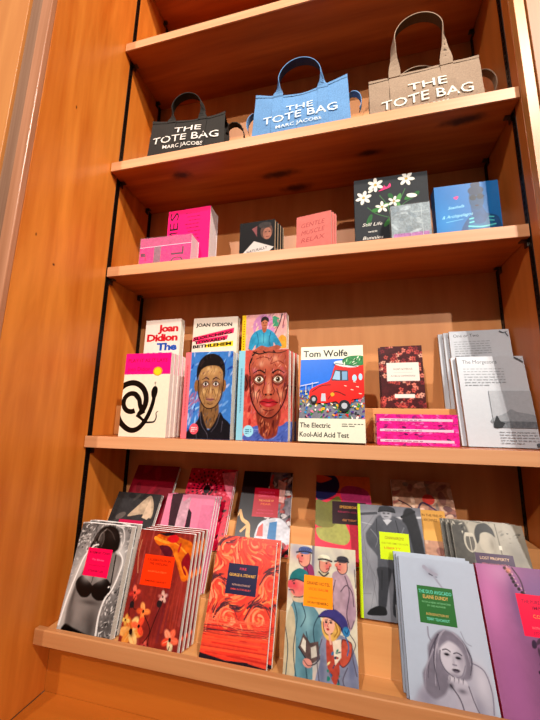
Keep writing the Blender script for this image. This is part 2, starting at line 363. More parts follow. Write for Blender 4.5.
# ------------------------------------------------------------------ books
def rounded(w, h, r, corners):
    """outline (ccw) with rounded corners; corners = set of 'br','tr','tl','bl'"""
    pts = []
    for k, cx, cy, a0 in (('br', w-r, r, -90), ('tr', w-r, h-r, 0), ('tl', r, h-r, 90), ('bl', r, r, 180)):
        if k in corners:
            for i in range(6): a = R(a0+90*i/5); pts.append((cx+r*math.cos(a), cy+r*math.sin(a)))
        else: pts.append({'br': (w, 0), 'tr': (w, h), 'tl': (0, h), 'bl': (0, 0)}[k])
    return pts
def slab(mb, outline, y0, y1, c, n=0):
    k = len(outline); a = [(x, y0, z) for x, z in outline]; b_ = [(x, y1, z) for x, z in outline]
    mb.mesh(a+b_, [tuple(range(k)), tuple(range(k, 2*k))[::-1]]+[(i, i+k, (i+1) % k+k, (i+1) % k) for i in range(k)], lin(c), n)
def book(label, cat, group, w, h, t, art, loc, yaw=0, lean=0, spine='ffffff', spine_text=None, base='ffffff', paper='e9e2d2', hard=False, rc=(), rcr=.006, mat=None, seed=1, rest=None, name='book', anchor=None, ras=True):
    """rest = z of the surface it stands on; anchor: point where front plane passes at z = loc.z"""
    root = empty(name); tag(root, label, cat, group)
    ct = .0018 if hard else .0004; rim = .002 if hard else .0007
    mb = MB(); ol = rounded(w, h, rcr, rc)
    slab(mb, ol, 0, ct, base); slab(mb, ol, t-ct, t, base); mb.box(0, ct, ct, t-ct, 0, h, lin(spine))
    A = (Ras if ras else Art)(w, h, mb, rng=seed, off=.00003); A.k0 = A.k
    if art: art(A)
    if ras: A.flush()
    cv = mb.build('cover', mat or M_print, root)
    pm = MB(); pm.box(ct+.0002, w-rim, ct+.0001, t-ct-.0001, rim*.6, h-rim*.9, lin(paper), .06)
    n = max(3, int(t/.0022))
    for i in range(1, n):
        y = ct+(t-2*ct)*i/n
        pm.box(w-rim, w-rim+.00012, y-.00015, y+.00015, rim, h-rim, lin('b9ab96'))
    pm.build('pages', M_paper, root)
    lr = R(lean)
    x, y, z = loc
    if rest is not None:
        zn = rest+t*math.sin(lr)+.0003; y = y-(z-zn)*math.tan(lr) if anchor else y; z = zn
    root.rotation_euler = (-lr, 0, R(yaw)); root.location = (x, y, z)
    root['_t'] = t; root['_l'] = lr
    return root
def copies(root, labels, dx=0., gap=.0006, dyaw=0.):
    out = []; t = root['_t']; lr = root['_l']; yw = root.rotation_euler.z
    for i, lb in enumerate(labels):
        c = copy_tree(root); s = (t+gap)/math.cos(lr)*(i+1)
        c.location = root.location+Vector((-math.sin(yw)*s+dx*(i+1), math.cos(yw)*s, 0)); c['label'] = lb; out.append(c)
    return out
# ---- cover art
def label_box(A, u0, v0, u1, v1, c, lines, tc='222222'):
    Art.nxt(A); A.mb.face([A.P(u0, v0), A.P(u1, v0), A.P(u1, v1), A.P(u0, v1)], lin(c), .0)
    w = u1-u0; h = v1-v0
    for (t, cx, vv, wd, hh, col) in lines:
        A.text(t, u0+w*(cx-wd/2), v0+h*vv, u0+w*(cx+wd/2), h*hh, col or tc, .005)
def art_bra(A):
    A.rect(0, 0, 1, 1, '6e6968', .5)
    A.dabs(260, ['3f3b3b', '918b89', 'c8c2bf', '565151', 'b5afab', '2c2929'], (-.02, .2, 1.02, 1.02), .035, 40, 70, .4, .3)
    A.glow(.55, .6, .42, .3, 'dcd8d5', .75); A.glow(.86, .7, .14, .16, 'e4e0dd', .7); A.glow(.1, .4, .16, .3, 'c9c4c1', .6)
    A.poly([(.03, .0), (.0, .14), (.06, .34), (.12, .55), (.2, .72), (.36, .79), (.5, .8), (.66, .8), (.8, .74), (.92, .7), (.9, .56), (.84, .44), (.74, .33), (.70, .18), (.72, .0)], '837c79', .08, soft=.004)
    A.poly([(0, .02), (.0, .3), (.05, .45), (.12, .62), (.24, .73), (.26, .6), (.16, .42), (.1, .22), (.12, .04)], 'bdb7b3', .06, soft=.005)
    A.glow(.3, .2, .12, .14, 'a09894', .6); A.glow(.58, .14, .1, .12, '5e5856', .7); A.glow(.2, .1, .06, .14, '5a5452', .6); A.glow(.42, .24, .2, .05, '958d89', .5)
    A.glow(.84, .58, .06, .12, 'aaa39f', .6)
    A.poly([(.38, .80), (.34, .88), (.4, .96), (.56, .995), (.72, .97), (.82, .88), (.82, .78), (.74, .74), (.6, .72), (.46, .74)], '1f1917', .15, soft=.004)
    A.glow(.44, .86, .05, .06, '6f6663', .7); A.curve([(.4, .84), (.42, .9), (.5, .95)], .02, '8a817d'); A.glow(.64, .9, .1, .05, '3a3230', .7)
    A.poly([(.17, .47), (.24, .5), (.36, .47), (.47, .43), (.5, .38), (.44, .325), (.32, .315), (.21, .36), (.15, .42)], '1c1716', .08, soft=.002)
    A.poly([(.47, .42), (.58, .47), (.72, .50), (.83, .45), (.85, .38), (.78, .325), (.64, .305), (.53, .33), (.48, .37)], '1c1716', .08, soft=.002)
    A.curve([(.34, .84), (.28, .78), (.3, .7)], .06, '2a2321', .2, .02); A.curve([(.36, .9), (.32, .84), (.36, .78)], .05, '4a423f', .2, .03); A.curve([(.5, .96), (.62, .93), (.72, .86)], .02, '5a514d', .1, .008); A.curve([(.46, .93), (.5, .85), (.48, .78)], .02, '6a605c', .1, .008)
    A.glow(.34, .50, .09, .045, 'b0a9a5', .8); A.glow(.58, .51, .09, .045, 'b0a9a5', .8); A.line([(.46, .52), (.45, .45)], .012, '3a3533')
    for q in ([(.02, .06), (.06, .3), (.13, .52), (.2, .68), (.33, .78), (.42, .8)], [(.74, .03), (.72, .18), (.76, .32), (.86, .42), (.93, .56), (.95, .68), (.84, .76)]): A.curve(q, .035, 'e6e2df', 0, .02)
    A.curve([(.84, .76), (.9, .86), (.84, .97), (.7, 1.0)], .025, 'd0cbc8', 0, .02); A.glow(.5, .28, .16, .02, '4a4442', .7); A.glow(.62, .06, .06, .08, '4a4442', .6); A.glow(.16, .3, .03, .14, '4a4442', .6)
    A.line([(.24, .52), (.3, .74)], .022, '1f1a19'); A.line([(.82, .46), (.80, .72)], .022, '1f1a19')
    A.dabs(60, ['2c2929', 'a9a4a1', 'dcd8d5'], (.78, .02, 1., .45), .022, 60, 60, .4, .2); A.dabs(40, ['2c2929', 'a9a4a1', 'dcd8d5'], (.0, .72, .3, 1.), .022, 60, 60, .4, .2)
    A.poly([(.10, .0), (.14, .075), (.3, .055), (.5, .03), (.66, .0)], '141010', .05, soft=.003)
    label_box(A, .24, .505, .72, .765, 'ee0f62', [('ROSEMARY TONKS', .5, .80, .84, .09, '5c1230'), ('The Bloater', .5, .56, .5, .07, 'f57ba8'), ('THE INTRODUCTION', .5, .36, .66, .05, 'b00a4a'), ('STEWART LEE', .5, .16, .6, .07, '7c1238')])
def art_orange(A):
    A.rect(0, 0, 1, 1, '94382f', .15)
    for i in range(60): x = A.r.uniform(-.1, 1); v = A.r.uniform(-.1, .9); A.line([(x, v), (x+A.r.uniform(-.05, .08), v+A.r.uniform(.2, .5))], A.r.uniform(.01, .06), A.r.choice(['8a2d2b', 'a84436', '8c3a40', 'b04a38', '7a2626', 'a8504a']), .15, .004, .7)
    A.glow(.6, .3, .1, .2, '6e2430', .5); A.glow(.9, .5, .1, .2, 'b84a3a', .5)
    A.poly([(.28, .93), (.42, .985), (.6, .97), (.8, .95), (1, .9), (1, .62), (.9, .58), (.82, .66), (.72, .76), (.6, .86), (.44, .86), (.34, .88)], 'd9771f', .25)
    A.curve([(.3, .93), (.5, .9), (.7, .9), (.95, .8)], .05, 'f0a03c', .2, .02); A.curve([(.72, .8), (.82, .72), (.95, .62)], .07, 'e88a2c', .2, .02); A.curve([(.4, .96), (.6, .93), (.8, .88)], .04, 'c8561c', .2, .01)
    A.poly([(.52, .93), (.62, .985), (.74, .95), (.7, .91), (.6, .9)], 'd0242c', .1); A.poly([(.32, .975), (.6, .995), (.7, .985), (.5, .955)], '2c1c24', .1); A.poly([(.40, .86), (.56, .87), (.66, .82), (.62, .76), (.52, .78)], '6a1f30', .2)
    A.poly([(.84, .74), (.93, .83), (1, .76), (1, .64), (.92, .64)], '9a1a2a', .15); A.curve([(.9, .7), (.96, .66), (1, .6)], .03, 'f0882c'); A.line([(.78, .9), (.76, .83)], .03, 'c02430')
    A.curve([(.06, .9), (.05, .75), (.1, .6)], .012, 'c99070'); A.curve([(.02, .97), (.03, .8)], .01, 'b87a60')
    def bloom(x, y, r_, cols, n=5, rot=0):
        for k in range(n):
            a = rot+k*360/n+A.r.uniform(-12, 12); A.ell(x+r_*.5*math.cos(R(a)), y+r_*.5*math.sin(R(a))*.62, r_*.52, r_*.2, cols[k % len(cols)], .2, a, soft=.0025)
            A.line([(x, y), (x+r_*.8*math.cos(R(a)), y+r_*.8*math.sin(R(a))*.62)], .008, cols[(k+1) % len(cols)], 0, .002)
        A.ell(x, y, r_*.15, r_*.12, '3a1a1a')
    bloom(.12, .43, .10, ['e8604a', 'f0846a', 'c8403a'], 4, 20); bloom(.33, .29, .12, ['e8884a', 'f0a868', 'd8643a'], 4, 10); bloom(.18, .12, .2, ['e8a050', 'f0c888', 'd87a3c', 'f0b46c'], 6, 0); bloom(.62, .43, .08, ['dca8a0', 'e8c4b4', 'c87a70'], 5, 30)
    bloom(.30, .17, .13, ['e85a3c', 'f07a50'], 3, 60); bloom(.85, .11, .14, ['f07a5a', 'f0a080', 'e0583c', 'e8d8b0'], 5, 60); bloom(.45, .03, .07, ['b84a4a', 'd06a5a'], 4); bloom(.05, .2, .08, ['e8c878', 'd8a050'], 4)
    for p in ([(.15, .4), (.08, .3), (.1, .24)], [(.63, .4), (.55, .24), (.5, .1), (.52, .0)], [(.36, .26), (.5, .15), (.42, .05)], [(.86, .06), (.84, 0)], [(.12, .34), (.16, .3), (.2, .3)]): A.curve(p, .012, '3c1a18')
    A.ell(.58, .37, .045, .03, '3a2a2c', .2); A.ell(.11, .33, .04, .03, '3a2a2c', .2); A.glow(.2, .1, .03, .02, '2c1414', .8)
    label_box(A, .17, .505, .72, .775, 'f2480f', [('CELEBRATION IN', .5, .80, .76, .08, '7a1f0a'), ('THE WEDDING', .5, .68, .62, .08, '7a1f0a'), ('KAMALA DEVI', .5, .44, .6, .05, 'f8844a'), ('SIMONE HARVEY', .5, .12, .7, .06, '7a1f0a')])
def art_waves(A):
    A.rect(0, 0, 1, 1, 'e0543c', .12)
    # swirling field of brush strokes
    reds = ['f2764e', 'e0402f', 'f6905c', 'd03a30', 'f4a47c', 'ec4a3c', 'e8604a']; dk = ['5c2a38', '74303a', '8c3a40', '47263a']
    cs = [(.30, .34, .22), (.80, .36, .24), (.95, .64, .2), (.1, .58, .16), (.62, .98, .26), (.12, .9, .16), (.95, .92, .14)]
    def flow(u, v):
        fx, fy = .25, .5
        for cx, cy, r_ in cs:
            dx, dy = u-cx, (v-cy)*1.6; d = math.hypot(dx, dy)+.02; k_ = math.exp(-(d/r_-.6)**2*1.2)*1.6; fx += -dy/d*-k_; fy += dx/d*-k_
        l = math.hypot(fx, fy) or 1; return fx/l, fy/l
    def stroke(u, v, L, w0, c):
        p = [(u, v)]
        for i in range(5): a, b_ = flow(*p[-1]); p.append((p[-1][0]+a*L/5, p[-1][1]+b_*L/5*.62))
        A.line(p, w0, c, .1, w0*.2)
    for i in range(330): stroke(A.r.uniform(-.1, 1.05), A.r.uniform(.22, 1.0), A.r.uniform(.1, .22), A.r.uniform(.02, .045), A.r.choice(reds))
    for i in range(95):
        cx, cy, r_ = A.r.choice(cs[:6]); t = R(A.r.uniform(20, 170)); q = r_*A.r.uniform(.55, 1.05); stroke(cx+q*math.cos(t), cy+q*math.sin(t)*.6, A.r.uniform(.07, .15), A.r.uniform(.018, .034), A.r.choice(dk))
    for cx, cy, r_ in cs[:4]: A.curve([(cx-r_*.8, cy-.02), (cx-r_*.3, cy+r_*.42), (cx+r_*.4, cy+r_*.4), (cx+r_*.95, cy-.01)], .02, '5a2a36', .1, .006); A.curve([(cx-r_*.7, cy-.03), (cx-r_*.2, cy+r_*.3), (cx+r_*.4, cy+r_*.28)], .03, 'f08a68', .1, .008)
    for i in range(12): v = .2+.012*i; A.curve([(0, v), (.3, v+A.r.uniform(-.02, .02)), (.6, v+A.r.uniform(-.02, .02)), (1, v+.02)], .012, A.r.choice(['c42f2c', 'f06048', '7c2c38', 'f0795a', '5a2a36']), .1, .005)
    for i in range(22): v = A.r.uniform(.05, .2); A.line([(A.r.uniform(-.2, .5), v), (A.r.uniform(.5, 1.2), v+A.r.uniform(-.012, .012))], A.r.uniform(.012, .04), A.r.choice(['d83a2a', 'e84a32', 'f0653f', 'c83428', 'ef5a3a']), .1)
    A.poly([(0, 0), (1, 0), (1, .025), (.75, .04), (.72, .046), (.4, .036), (0, .062)], '2c1c2a', .1, sharp=True)
    label_box(A, .245, .52, .74, .775, '2b2350', [('FIRE', .5, .80, .22, .08, 'e0476a'), ('GEORGE R. STEWART', .5, .58, .88, .10, 'f0c060'), ('INTRODUCTION BY', .5, .28, .6, .06, 'd8b0a0'), ('EMMA RATTENBURY', .5, .14, .66, .06, 'e05a50')])
def head(A, x, y, r_, skin, hat=None, hair=None, dirn=1, brim=True):
    A.ell(x, y, r_, r_*.78, skin, .15); A.ell(x+dirn*r_*.85, y-.005, r_*.28, r_*.2, skin, .1)
    A.ell(x+dirn*r_*.3, y-r_*.15, r_*.3, r_*.22, 'e58f8a', .1, 0, 9); A.line([(x+dirn*r_*.2, y+r_*.25), (x+dirn*r_*.6, y+r_*.2)], .012, '4a4250')
    A.line([(x+dirn*r_*.35, y-r_*.45), (x+dirn*r_*.75, y-r_*.4)], .014, 'b03a40')
    if hair: A.ell(x-dirn*r_*.35, y+r_*.1, r_*.7, r_*.7, hair, .2, 0, 12)
    if hat:
        A.ell(x, y+r_*.62, r_*1.08, r_*.42, hat, .2)
        if brim: A.line([(x-r_*1.1, y+r_*.42), (x+dirn*r_*1.3, y+r_*.38)], .03, hat)
def art_gh(A):
    A.rect(0, 0, 1, 1, 'd6d0bc', .08)
    for i in range(30): A.glow(A.r.uniform(0, 1), A.r.uniform(0, 1), .09, .06, A.r.choice(['b9b2b0', 'e4dfcc', 'a9a4b4', 'cfc4a4', 'b4c4bf', 'd8b8b0']), .6)
    A.rect(.345, .62, .385, 1, '85818b', .15); A.glow(.38, .8, .05, .2, '9a96a2', .5)
    ink = '38343f'
    def man(x, y, r_, hat, dirn, cap=True):
        A.ell(x, y, r_, r_*.78, 'dba08c', .1); A.glow(x+dirn*r_*.5, y-.012, r_*.4, r_*.3, 'd8606a', .7); A.ell(x+dirn*r_*1.0, y, r_*.26, r_*.18, 'd9806e', .1)
        A.curve([(x-r_*.9*dirn, y+r_*.3), (x-r_*.8*dirn, y-r_*.5), (x, y-r_*.8), (x+dirn*r_*.7, y-r_*.55), (x+dirn*r_*.9, y-.01)], .010, ink)
        A.ell(x+dirn*r_*.35, y+r_*.12, r_*.14, r_*.08, '241c24'); A.line([(x+dirn*r_*.15, y+r_*.32), (x+dirn*r_*.6, y+r_*.30)], .01, ink); A.line([(x+dirn*r_*.35, y-r_*.42), (x+dirn*r_*.75, y-r_*.36)], .014, 'a02c38')
        A.ell(x-dirn*.1*r_, y+r_*.6, r_*1.05, r_*.34, hat, .25); A.curve([(x-dirn*r_*1.1, y+r_*.42), (x, y+r_*.5), (x+dirn*r_*1.25, y+r_*.36)], .022, ink)
    A.poly([(.24, .85), (.36, .83), (.40, .72), (.34, .62), (.22, .7)], '96406e', .2); A.curve([(.24, .85), (.3, .76), (.26, .66)], .012, ink); man(.23, .895, .10, '6878a8', -1)
    for i in range(6): A.curve([(.14+.03*i, .945), (.17+.03*i, .975), (.2+.03*i, .95)], .01, '4a5688')
    A.poly([(.44, .79), (.62, .79), (.68, .6), (.38, .6)], 'd0c5a8', .15); A.curve([(.46, .79), (.53, .76), (.6, .79)], .02, ink); man(.54, .855, .085, 'dcd8c4', 1)
    A.poly([(.66, .79), (.86, .8), (.96, .68), (.99, .5), (.9, .38), (.74, .38), (.66, .5)], 'b9a0ac', .15); A.glow(.9, .55, .06, .1, '8c7088', .5); man(.80, .86, .085, '4a4650', -1)
    for q in ([(.78, .66), (.86, .71), (.94, .66), (.96, .56)], [(.7, .74), (.66, .6), (.7, .46)], [(.84, .78), (.9, .66), (.86, .5), (.9, .4)], [(.98, .84), (.99, .7)], [(.74, .5), (.8, .46), (.78, .38)]): A.curve(q, .012, '5a4858')
    A.poly([(.0, .0), (.02, .3), (.06, .5), (.16, .56), (.34, .54), (.48, .46), (.54, .32), (.5, .2), (.4, .16), (.38, .0)], '7299a4', .15)
    A.glow(.3, .42, .08, .08, '9cc0c6', .7); A.glow(.44, .3, .05, .12, '4f7886', .6); A.glow(.3, .08, .06, .1, '5d8490', .6)
    A.poly([(.0, .0), (.0, .36), (.06, .5), (.13, .42), (.16, .2), (.15, .0)], 'c6baa0', .1)
    for q in ([(.08, .56), (.16, .42), (.13, .2), (.19, .0)], [(.47, .46), (.4, .36), (.44, .2)], [(.22, .53), (.28, .44), (.22, .36)], [(.3, .33), (.36, .2), (.42, .18)], [(.28, .3), (.3, .14), (.34, .0)], [(.5, .42), (.55, .3), (.5, .18)], [(.0, .34), (.05, .2), (.04, .0)]): A.curve(q, .012, '34505e')
    A.poly([(.04, .6), (.1, .54), (.24, .54), (.3, .6), (.22, .62), (.1, .63)], 'cdb9a0', .2)
    A.poly([(.2, .22), (.38, .12), (.5, .17), (.47, .28), (.36, .26), (.26, .32)], '6a5856', .3, sharp=True); A.poly([(.23, .23), (.3, .19), (.3, .27), (.26, .29)], 'd6d0c4', .1); A.poly([(.38, .16), (.46, .18), (.44, .25), (.37, .23)], 'c8c2b8', .1); A.curve([(.2, .22), (.38, .12), (.5, .17)], .014, ink)
    A.ell(.33, .125, .065, .03, 'd99c90', .1, -10); A.curve([(.28, .14), (.34, .11), (.4, .12)], .008, ink)
    A.ell(.15, .675, .135, .10, 'de8a80', .12); A.glow(.1, .66, .06, .04, 'd8405a', .8); A.ell(.03, .665, .05, .03, 'd8606a', .1); A.glow(.2, .64, .06, .03, 'e0606a', .5)
    A.poly([(.02, .70), (.05, .76), (.16, .80), (.28, .78), (.31, .72), (.27, .69), (.14, .71)], '2c8084', .15); A.curve([(.02, .70), (.14, .71), (.29, .69)], .016, '1c4a54')
    for q in ([(.06, .69), (.1, .70)], [(.02, .62), (.08, .62), (.1, .6)], [(.28, .7), (.29, .63), (.22, .58), (.1, .57)]): A.curve(q, .012, ink)
    A.ell(.09, .675, .014, .008, ink)
    A.poly([(.5, .30), (.6, .36), (.86, .33), (.98, .2), (1, 0), (.46, 0), (.5, .15)], '9094a8', .15); A.glow(.92, .14, .06, .12, '666c8c', .6); A.glow(.52, .12, .04, .1, '6a7090', .6)
    A.poly([(.58, .3), (.68, .31), (.76, .12), (.70, .02), (.6, .12)], 'b45444', .25); A.poly([(.8, .32), (.92, .3), (.9, .2), (.8, .14), (.74, .2)], 'c0604c', .25); A.curve([(.8, .32), (.92, .3), (.9, .2), (.8, .14), (.74, .2), (.8, .32)], .01, '5a2428')
    A.poly([(.66, .3), (.78, .32), (.78, .2), (.7, .14)], 'e2d4c2', .1); A.dabs(20, ['3f7fa8', '2f8a7c', 'e8d8a0', 'a83c3c', '38506a'], (.6, .0, .76, .24), .022, 60, 60, .6)
    A.ell(.64, .395, .13, .10, 'd9b266', .25); A.ell(.61, .41, .085, .07, 'e6b6a0', .05); A.glow(.57, .4, .03, .02, 'd8606a', .6)
    for x0 in (.7, .74): A.curve([(x0, .42), (x0+.03, .37), (x0-.01, .33)], .016, 'a8803c')
    A.poly([(.46, .45), (.54, .50), (.7, .52), (.84, .47), (.88, .39), (.8, .36), (.76, .41), (.64, .45), (.52, .455)], '4c4684', .2); A.curve([(.47, .45), (.62, .455), (.76, .41), (.82, .35)], .014, '2c2850')
    for sx in (.575, .64): A.ell(sx, .422, .018, .008, '2c2834'); A.line([(sx-.02, .436), (sx+.02, .438)], .008, ink)
    A.ell(.60, .373, .02, .008, 'b02838'); A.curve([(.61, .42), (.595, .395), (.61, .39)], .008, 'a05a4c'); A.curve([(.535, .42), (.55, .36), (.6, .335), (.66, .35)], .009, ink); A.line([(.62, .34), (.64, .28)], .03, 'e0b09c')
    A.ell(.85, .375, .05, .035, '3f88b4', .3); A.curve([(.83, .38), (.86, .36), (.88, .39)], .01, '1c4a74'); A.curve([(.84, .34), (.88, .28), (.86, .22)], .016, '3a78a4')
    for q in ([(.9, .36), (.97, .3), (.93, .22), (.98, .1)], [(.52, .3), (.46, .16), (.5, .0)], [(.96, .46), (.92, .4)], [(.86, .14), (.8, .06), (.84, .0)]): A.curve(q, .01, '5a5060')
    label_box(A, .24, .515, .665, .755, 'f5a21c', [('GRAND HOTEL', .5, .70, .8, .11, '8a3a10'), ('VICKI BAUM', .5, .52, .68, .09, 'f06a20'), ('INTRODUCTION BY', .5, .26, .6, .05, 'd07a18'), ('NOAH ISENBERG', .5, .10, .7, .08, '6a3410')])
def art_dud(A):
    A.rect(0, 0, 1, 1, 'b9c2d0', .015); A.glow(.85, .5, .3, .4, 'c6cbd8', .5)
    A.glow(.42, .90, .09, .04, '8f8c9c', .6, -20); A.curve([(.34, .935), (.42, .90), (.5, .885)], .05, 'a9a8b6', .1, .03); A.curve([(.4, .885), (.46, .87), (.5, .865)], .016, '565260', 0, .006); A.curve([(.46, .87), (.50, .83), (.55, .79)], .03, 'a8aab8', .05, .02)
    A.curve([(.3, .5), (.3, .44), (.34, .4)], .02, '9a9aa8'); A.curve([(.7, .5), (.74, .44), (.8, .42)], .012, 'a2a4b2')
    A.poly([(.3, .22), (.18, .14), (.08, .05), (.06, 0), (.88, 0), (.95, .1), (.96, .22), (.88, .30), (.72, .34), (.6, .3)], 'b5b3c0', .04, soft=.006)
    A.glow(.86, .2, .09, .13, 'cfccd6', .8); A.glow(.76, .06, .1, .07, '8f8b9a', .6); A.curve([(.74, .32), (.9, .28), (.95, .16), (.93, .04)], .014, '8d8998'); A.glow(.2, .06, .12, .06, '8c8898', .7)
    A.poly([(.40, .47), (.52, .5), (.66, .475), (.76, .40), (.78, .31), (.74, .22), (.64, .2), (.5, .17), (.42, .10), (.3, .06), (.2, .10), (.18, .2), (.26, .28), (.28, .38)], '87828f', .1, soft=.004)
    for q, c in (([(.42, .46), (.3, .34), (.24, .18)], '5d5866'), ([(.46, .47), (.36, .34), (.32, .14)], 'b5b0bc'), ([(.38, .43), (.33, .28), (.36, .12)], '5a5563'), ([(.34, .36), (.22, .22), (.2, .12)], 'a39eab'), ([(.7, .44), (.78, .34), (.74, .24)], '55505e'), ([(.5, .495), (.42, .44), (.39, .34)], 'aca7b4'), ([(.6, .49), (.72, .42), (.76, .3)], 'aaa5b2')): A.curve(q, .018, c, .1, .006)
    A.ell(.555, .325, .145, .118, 'c9c5cf', .02, 8, soft=.004); A.glow(.66, .32, .05, .08, '9d98a6', .6); A.glow(.5, .37, .08, .04, 'dcd9e0', .6); A.glow(.56, .22, .1, .02, '8e8997', .7)
    A.poly([(.41, .38), (.44, .45), (.56, .465), (.68, .44), (.71, .36), (.64, .405), (.54, .43), (.46, .40)], '8d8896', .1, soft=.004)
    A.curve([(.42, .36), (.41, .3), (.46, .24), (.55, .208)], .012, '6d6876'); A.curve([(.55, .208), (.64, .225), (.695, .29)], .01, '8d8896')
    for x, y in ((.495, .342), (.625, .330)):
        A.glow(x, y, .045, .016, '85808e', .6); A.ell(x, y, .03, .008, '25202c'); A.curve([(x-.045, y+.024), (x, y+.032), (x+.045, y+.02)], .012, '4d4654')
    A.glow(.565, .3, .015, .03, '9a95a3', .5); A.line([(.55, .285), (.595, .283)], .010, '6b6674'); A.ell(.58, .252, .045, .010, '433a48'); A.ell(.58, .243, .03, .006, '857d8b')
    for i in range(4): A.ell(.51+.05*i, .192-.004*i, .03, .024, 'c9c5cf', .03, 20, soft=.002); A.curve([(.485+.05*i, .172), (.5+.05*i, .206)], .008, '5d5866')
    A.poly([(.47, .18), (.7, .17), (.76, .06), (.74, 0), (.54, 0), (.55, .1)], 'b9b5c1', .04, soft=.004); A.curve([(.49, .16), (.58, .09), (.62, .0)], .014, '67626f'); A.curve([(.7, .17), (.74, .08), (.8, .0)], .012, '77727f'); A.glow(.5, .155, .03, .02, '3d3844', .8); A.glow(.62, .135, .05, .015, '55505c', .7)
    label_box(A, .215, .525, .672, .79, '3f7d45', [('THE DUD AVOCADO', .5, .80, .92, .10, '7fe0c8'), ('ELAINE DUNDY', .5, .66, .7, .10, 'e8c07a'), ('WITH A NEW AFTERWORD', .5, .54, .8, .05, '8fc898'), ('BY THE AUTHOR', .5, .45, .5, .05, '8fc898'), ('INTRODUCTION BY', .5, .22, .62, .065, 'd9b878'), ('TERRY TEACHOUT', .5, .09, .62, .075, '8ae0c8')])
def art_col(A):
    A.rect(0, 0, 1, 1, 'a8709a', .05); A.glow(.12, .75, .16, .3, 'd088b8', .9); A.glow(.3, .95, .2, .1, 'd8a0c4', .7); A.glow(.2, .2, .15, .3, 'b074a4', .8)
    A.glow(.7, .8, .3, .25, '9a7ca6', .9); A.glow(.8, .2, .3, .3, '7d5c84', .9); A.glow(.5, .2, .14, .2, '96688c', .7); A.glow(.4, .75, .05, .2, '7c5c88', .5)
    for i in range(13): x, y = .36+.020*i+.01*math.sin(i), .985-.024*i; A.ell(x, y, .022, .012, '45303e', .2, 40); A.ell(x+.028, y+.008, .008, .005, 'e8c0c8')
    A.curve([(.45, .99), (.52, .9), (.54, .75), (.64, .68)], .02, '64485c', .2, .01); A.glow(.4, .97, .03, .02, 'e8a48a', .9); A.glow(.62, .7, .02, .015, 'e8b0b0', .9)
    A.curve([(.84, .92), (.9, .8), (1, .7)], .03, '2f2230', .1); A.ell(.86, .89, .02, .014, 'c8b0b8'); A.curve([(.92, .98), (.97, .85)], .02, '3a2a3c')
    A.glow(.75, .42, .2, .1, '342638', .9); A.dabs(60, ['33263a', '4a3350', '241a28', '5d4258', '8a5560', '1f1624'], (.5, .3, 1, .52), .045, 50, 70, .5, .2)
    for x, y in ((.62, .49), (.7, .46), (.8, .5), (.9, .45)): A.glow(x, y, .02, .012, 'e8a8a0', .9)
    A.glow(.84, .12, .14, .12, 'c05868', .7); A.dabs(60, ['e07a70', 'd45a60', 'f09a8a', '8a3a48', 'b04a60', '6a3040', 'f0b0a0'], (.68, .0, 1, .24), .035, 60, 70, .6, .2)
    label_box(A, .42, .53, .95, .81, 'f7205c', [('THE PURE AND THE', .5, .78, .8, .09, 'a81550'), ('IMPURE', .5, .64, .4, .09, 'a81550'), ('COLETTE', .5, .44, .44, .09, 'f8a060'), ('INTRODUCTION BY', .5, .18, .6, .06, 'f08a90'), ('JUDITH THURMAN', .5, .07, .6, .06, 'c01858')])
def art_grey(A):
    A.rect(0, 0, 1, 1, '3d3c3e', .25); A.poly([(.4, .7), (.5, .8), (.75, .98), (.9, .85), (.92, .7), (.7, .74)], 'b9a690', .2); A.dabs(16, ['56504c', '2a282b', '6b6460'], (0, .3, 1, 1), .12, 30, 40, .4, .2)
    A.poly([(.72, .7), (.78, .95), (.92, .74), (.84, .68)], 'cdb7a0', .15); label_box(A, .25, .35, .78, .66, 'c0155a', [('THE WORLD I LIVE IN', .5, .7, .8, .1, '601030')])
def art_pink(A):
    A.rect(0, 0, 1, 1, 'de8aa4', .06); A.poly([(.1, 1), (.32, 1), (.34, .75), (.3, .55), (.42, .3), (.2, .25), (.18, .55)], '4a2a36', .2)
    A.poly([(.32, .98), (.36, .92), (.5, .97), (.48, .6), (.4, .5), (.3, .62)], 'c9a2ae', .2); A.poly([(.5, .85), (.58, .8), (.62, .5), (.5, .45)], '3d2530', .2)
    A.rect(.75, .3, 1, .9, 'd27f9c', .1)
    label_box(A, .3, .36, .92, .56, '2d151c', [('STORIES OF HER LIFE', .5, .5, .84, .14, 'c04a66')])
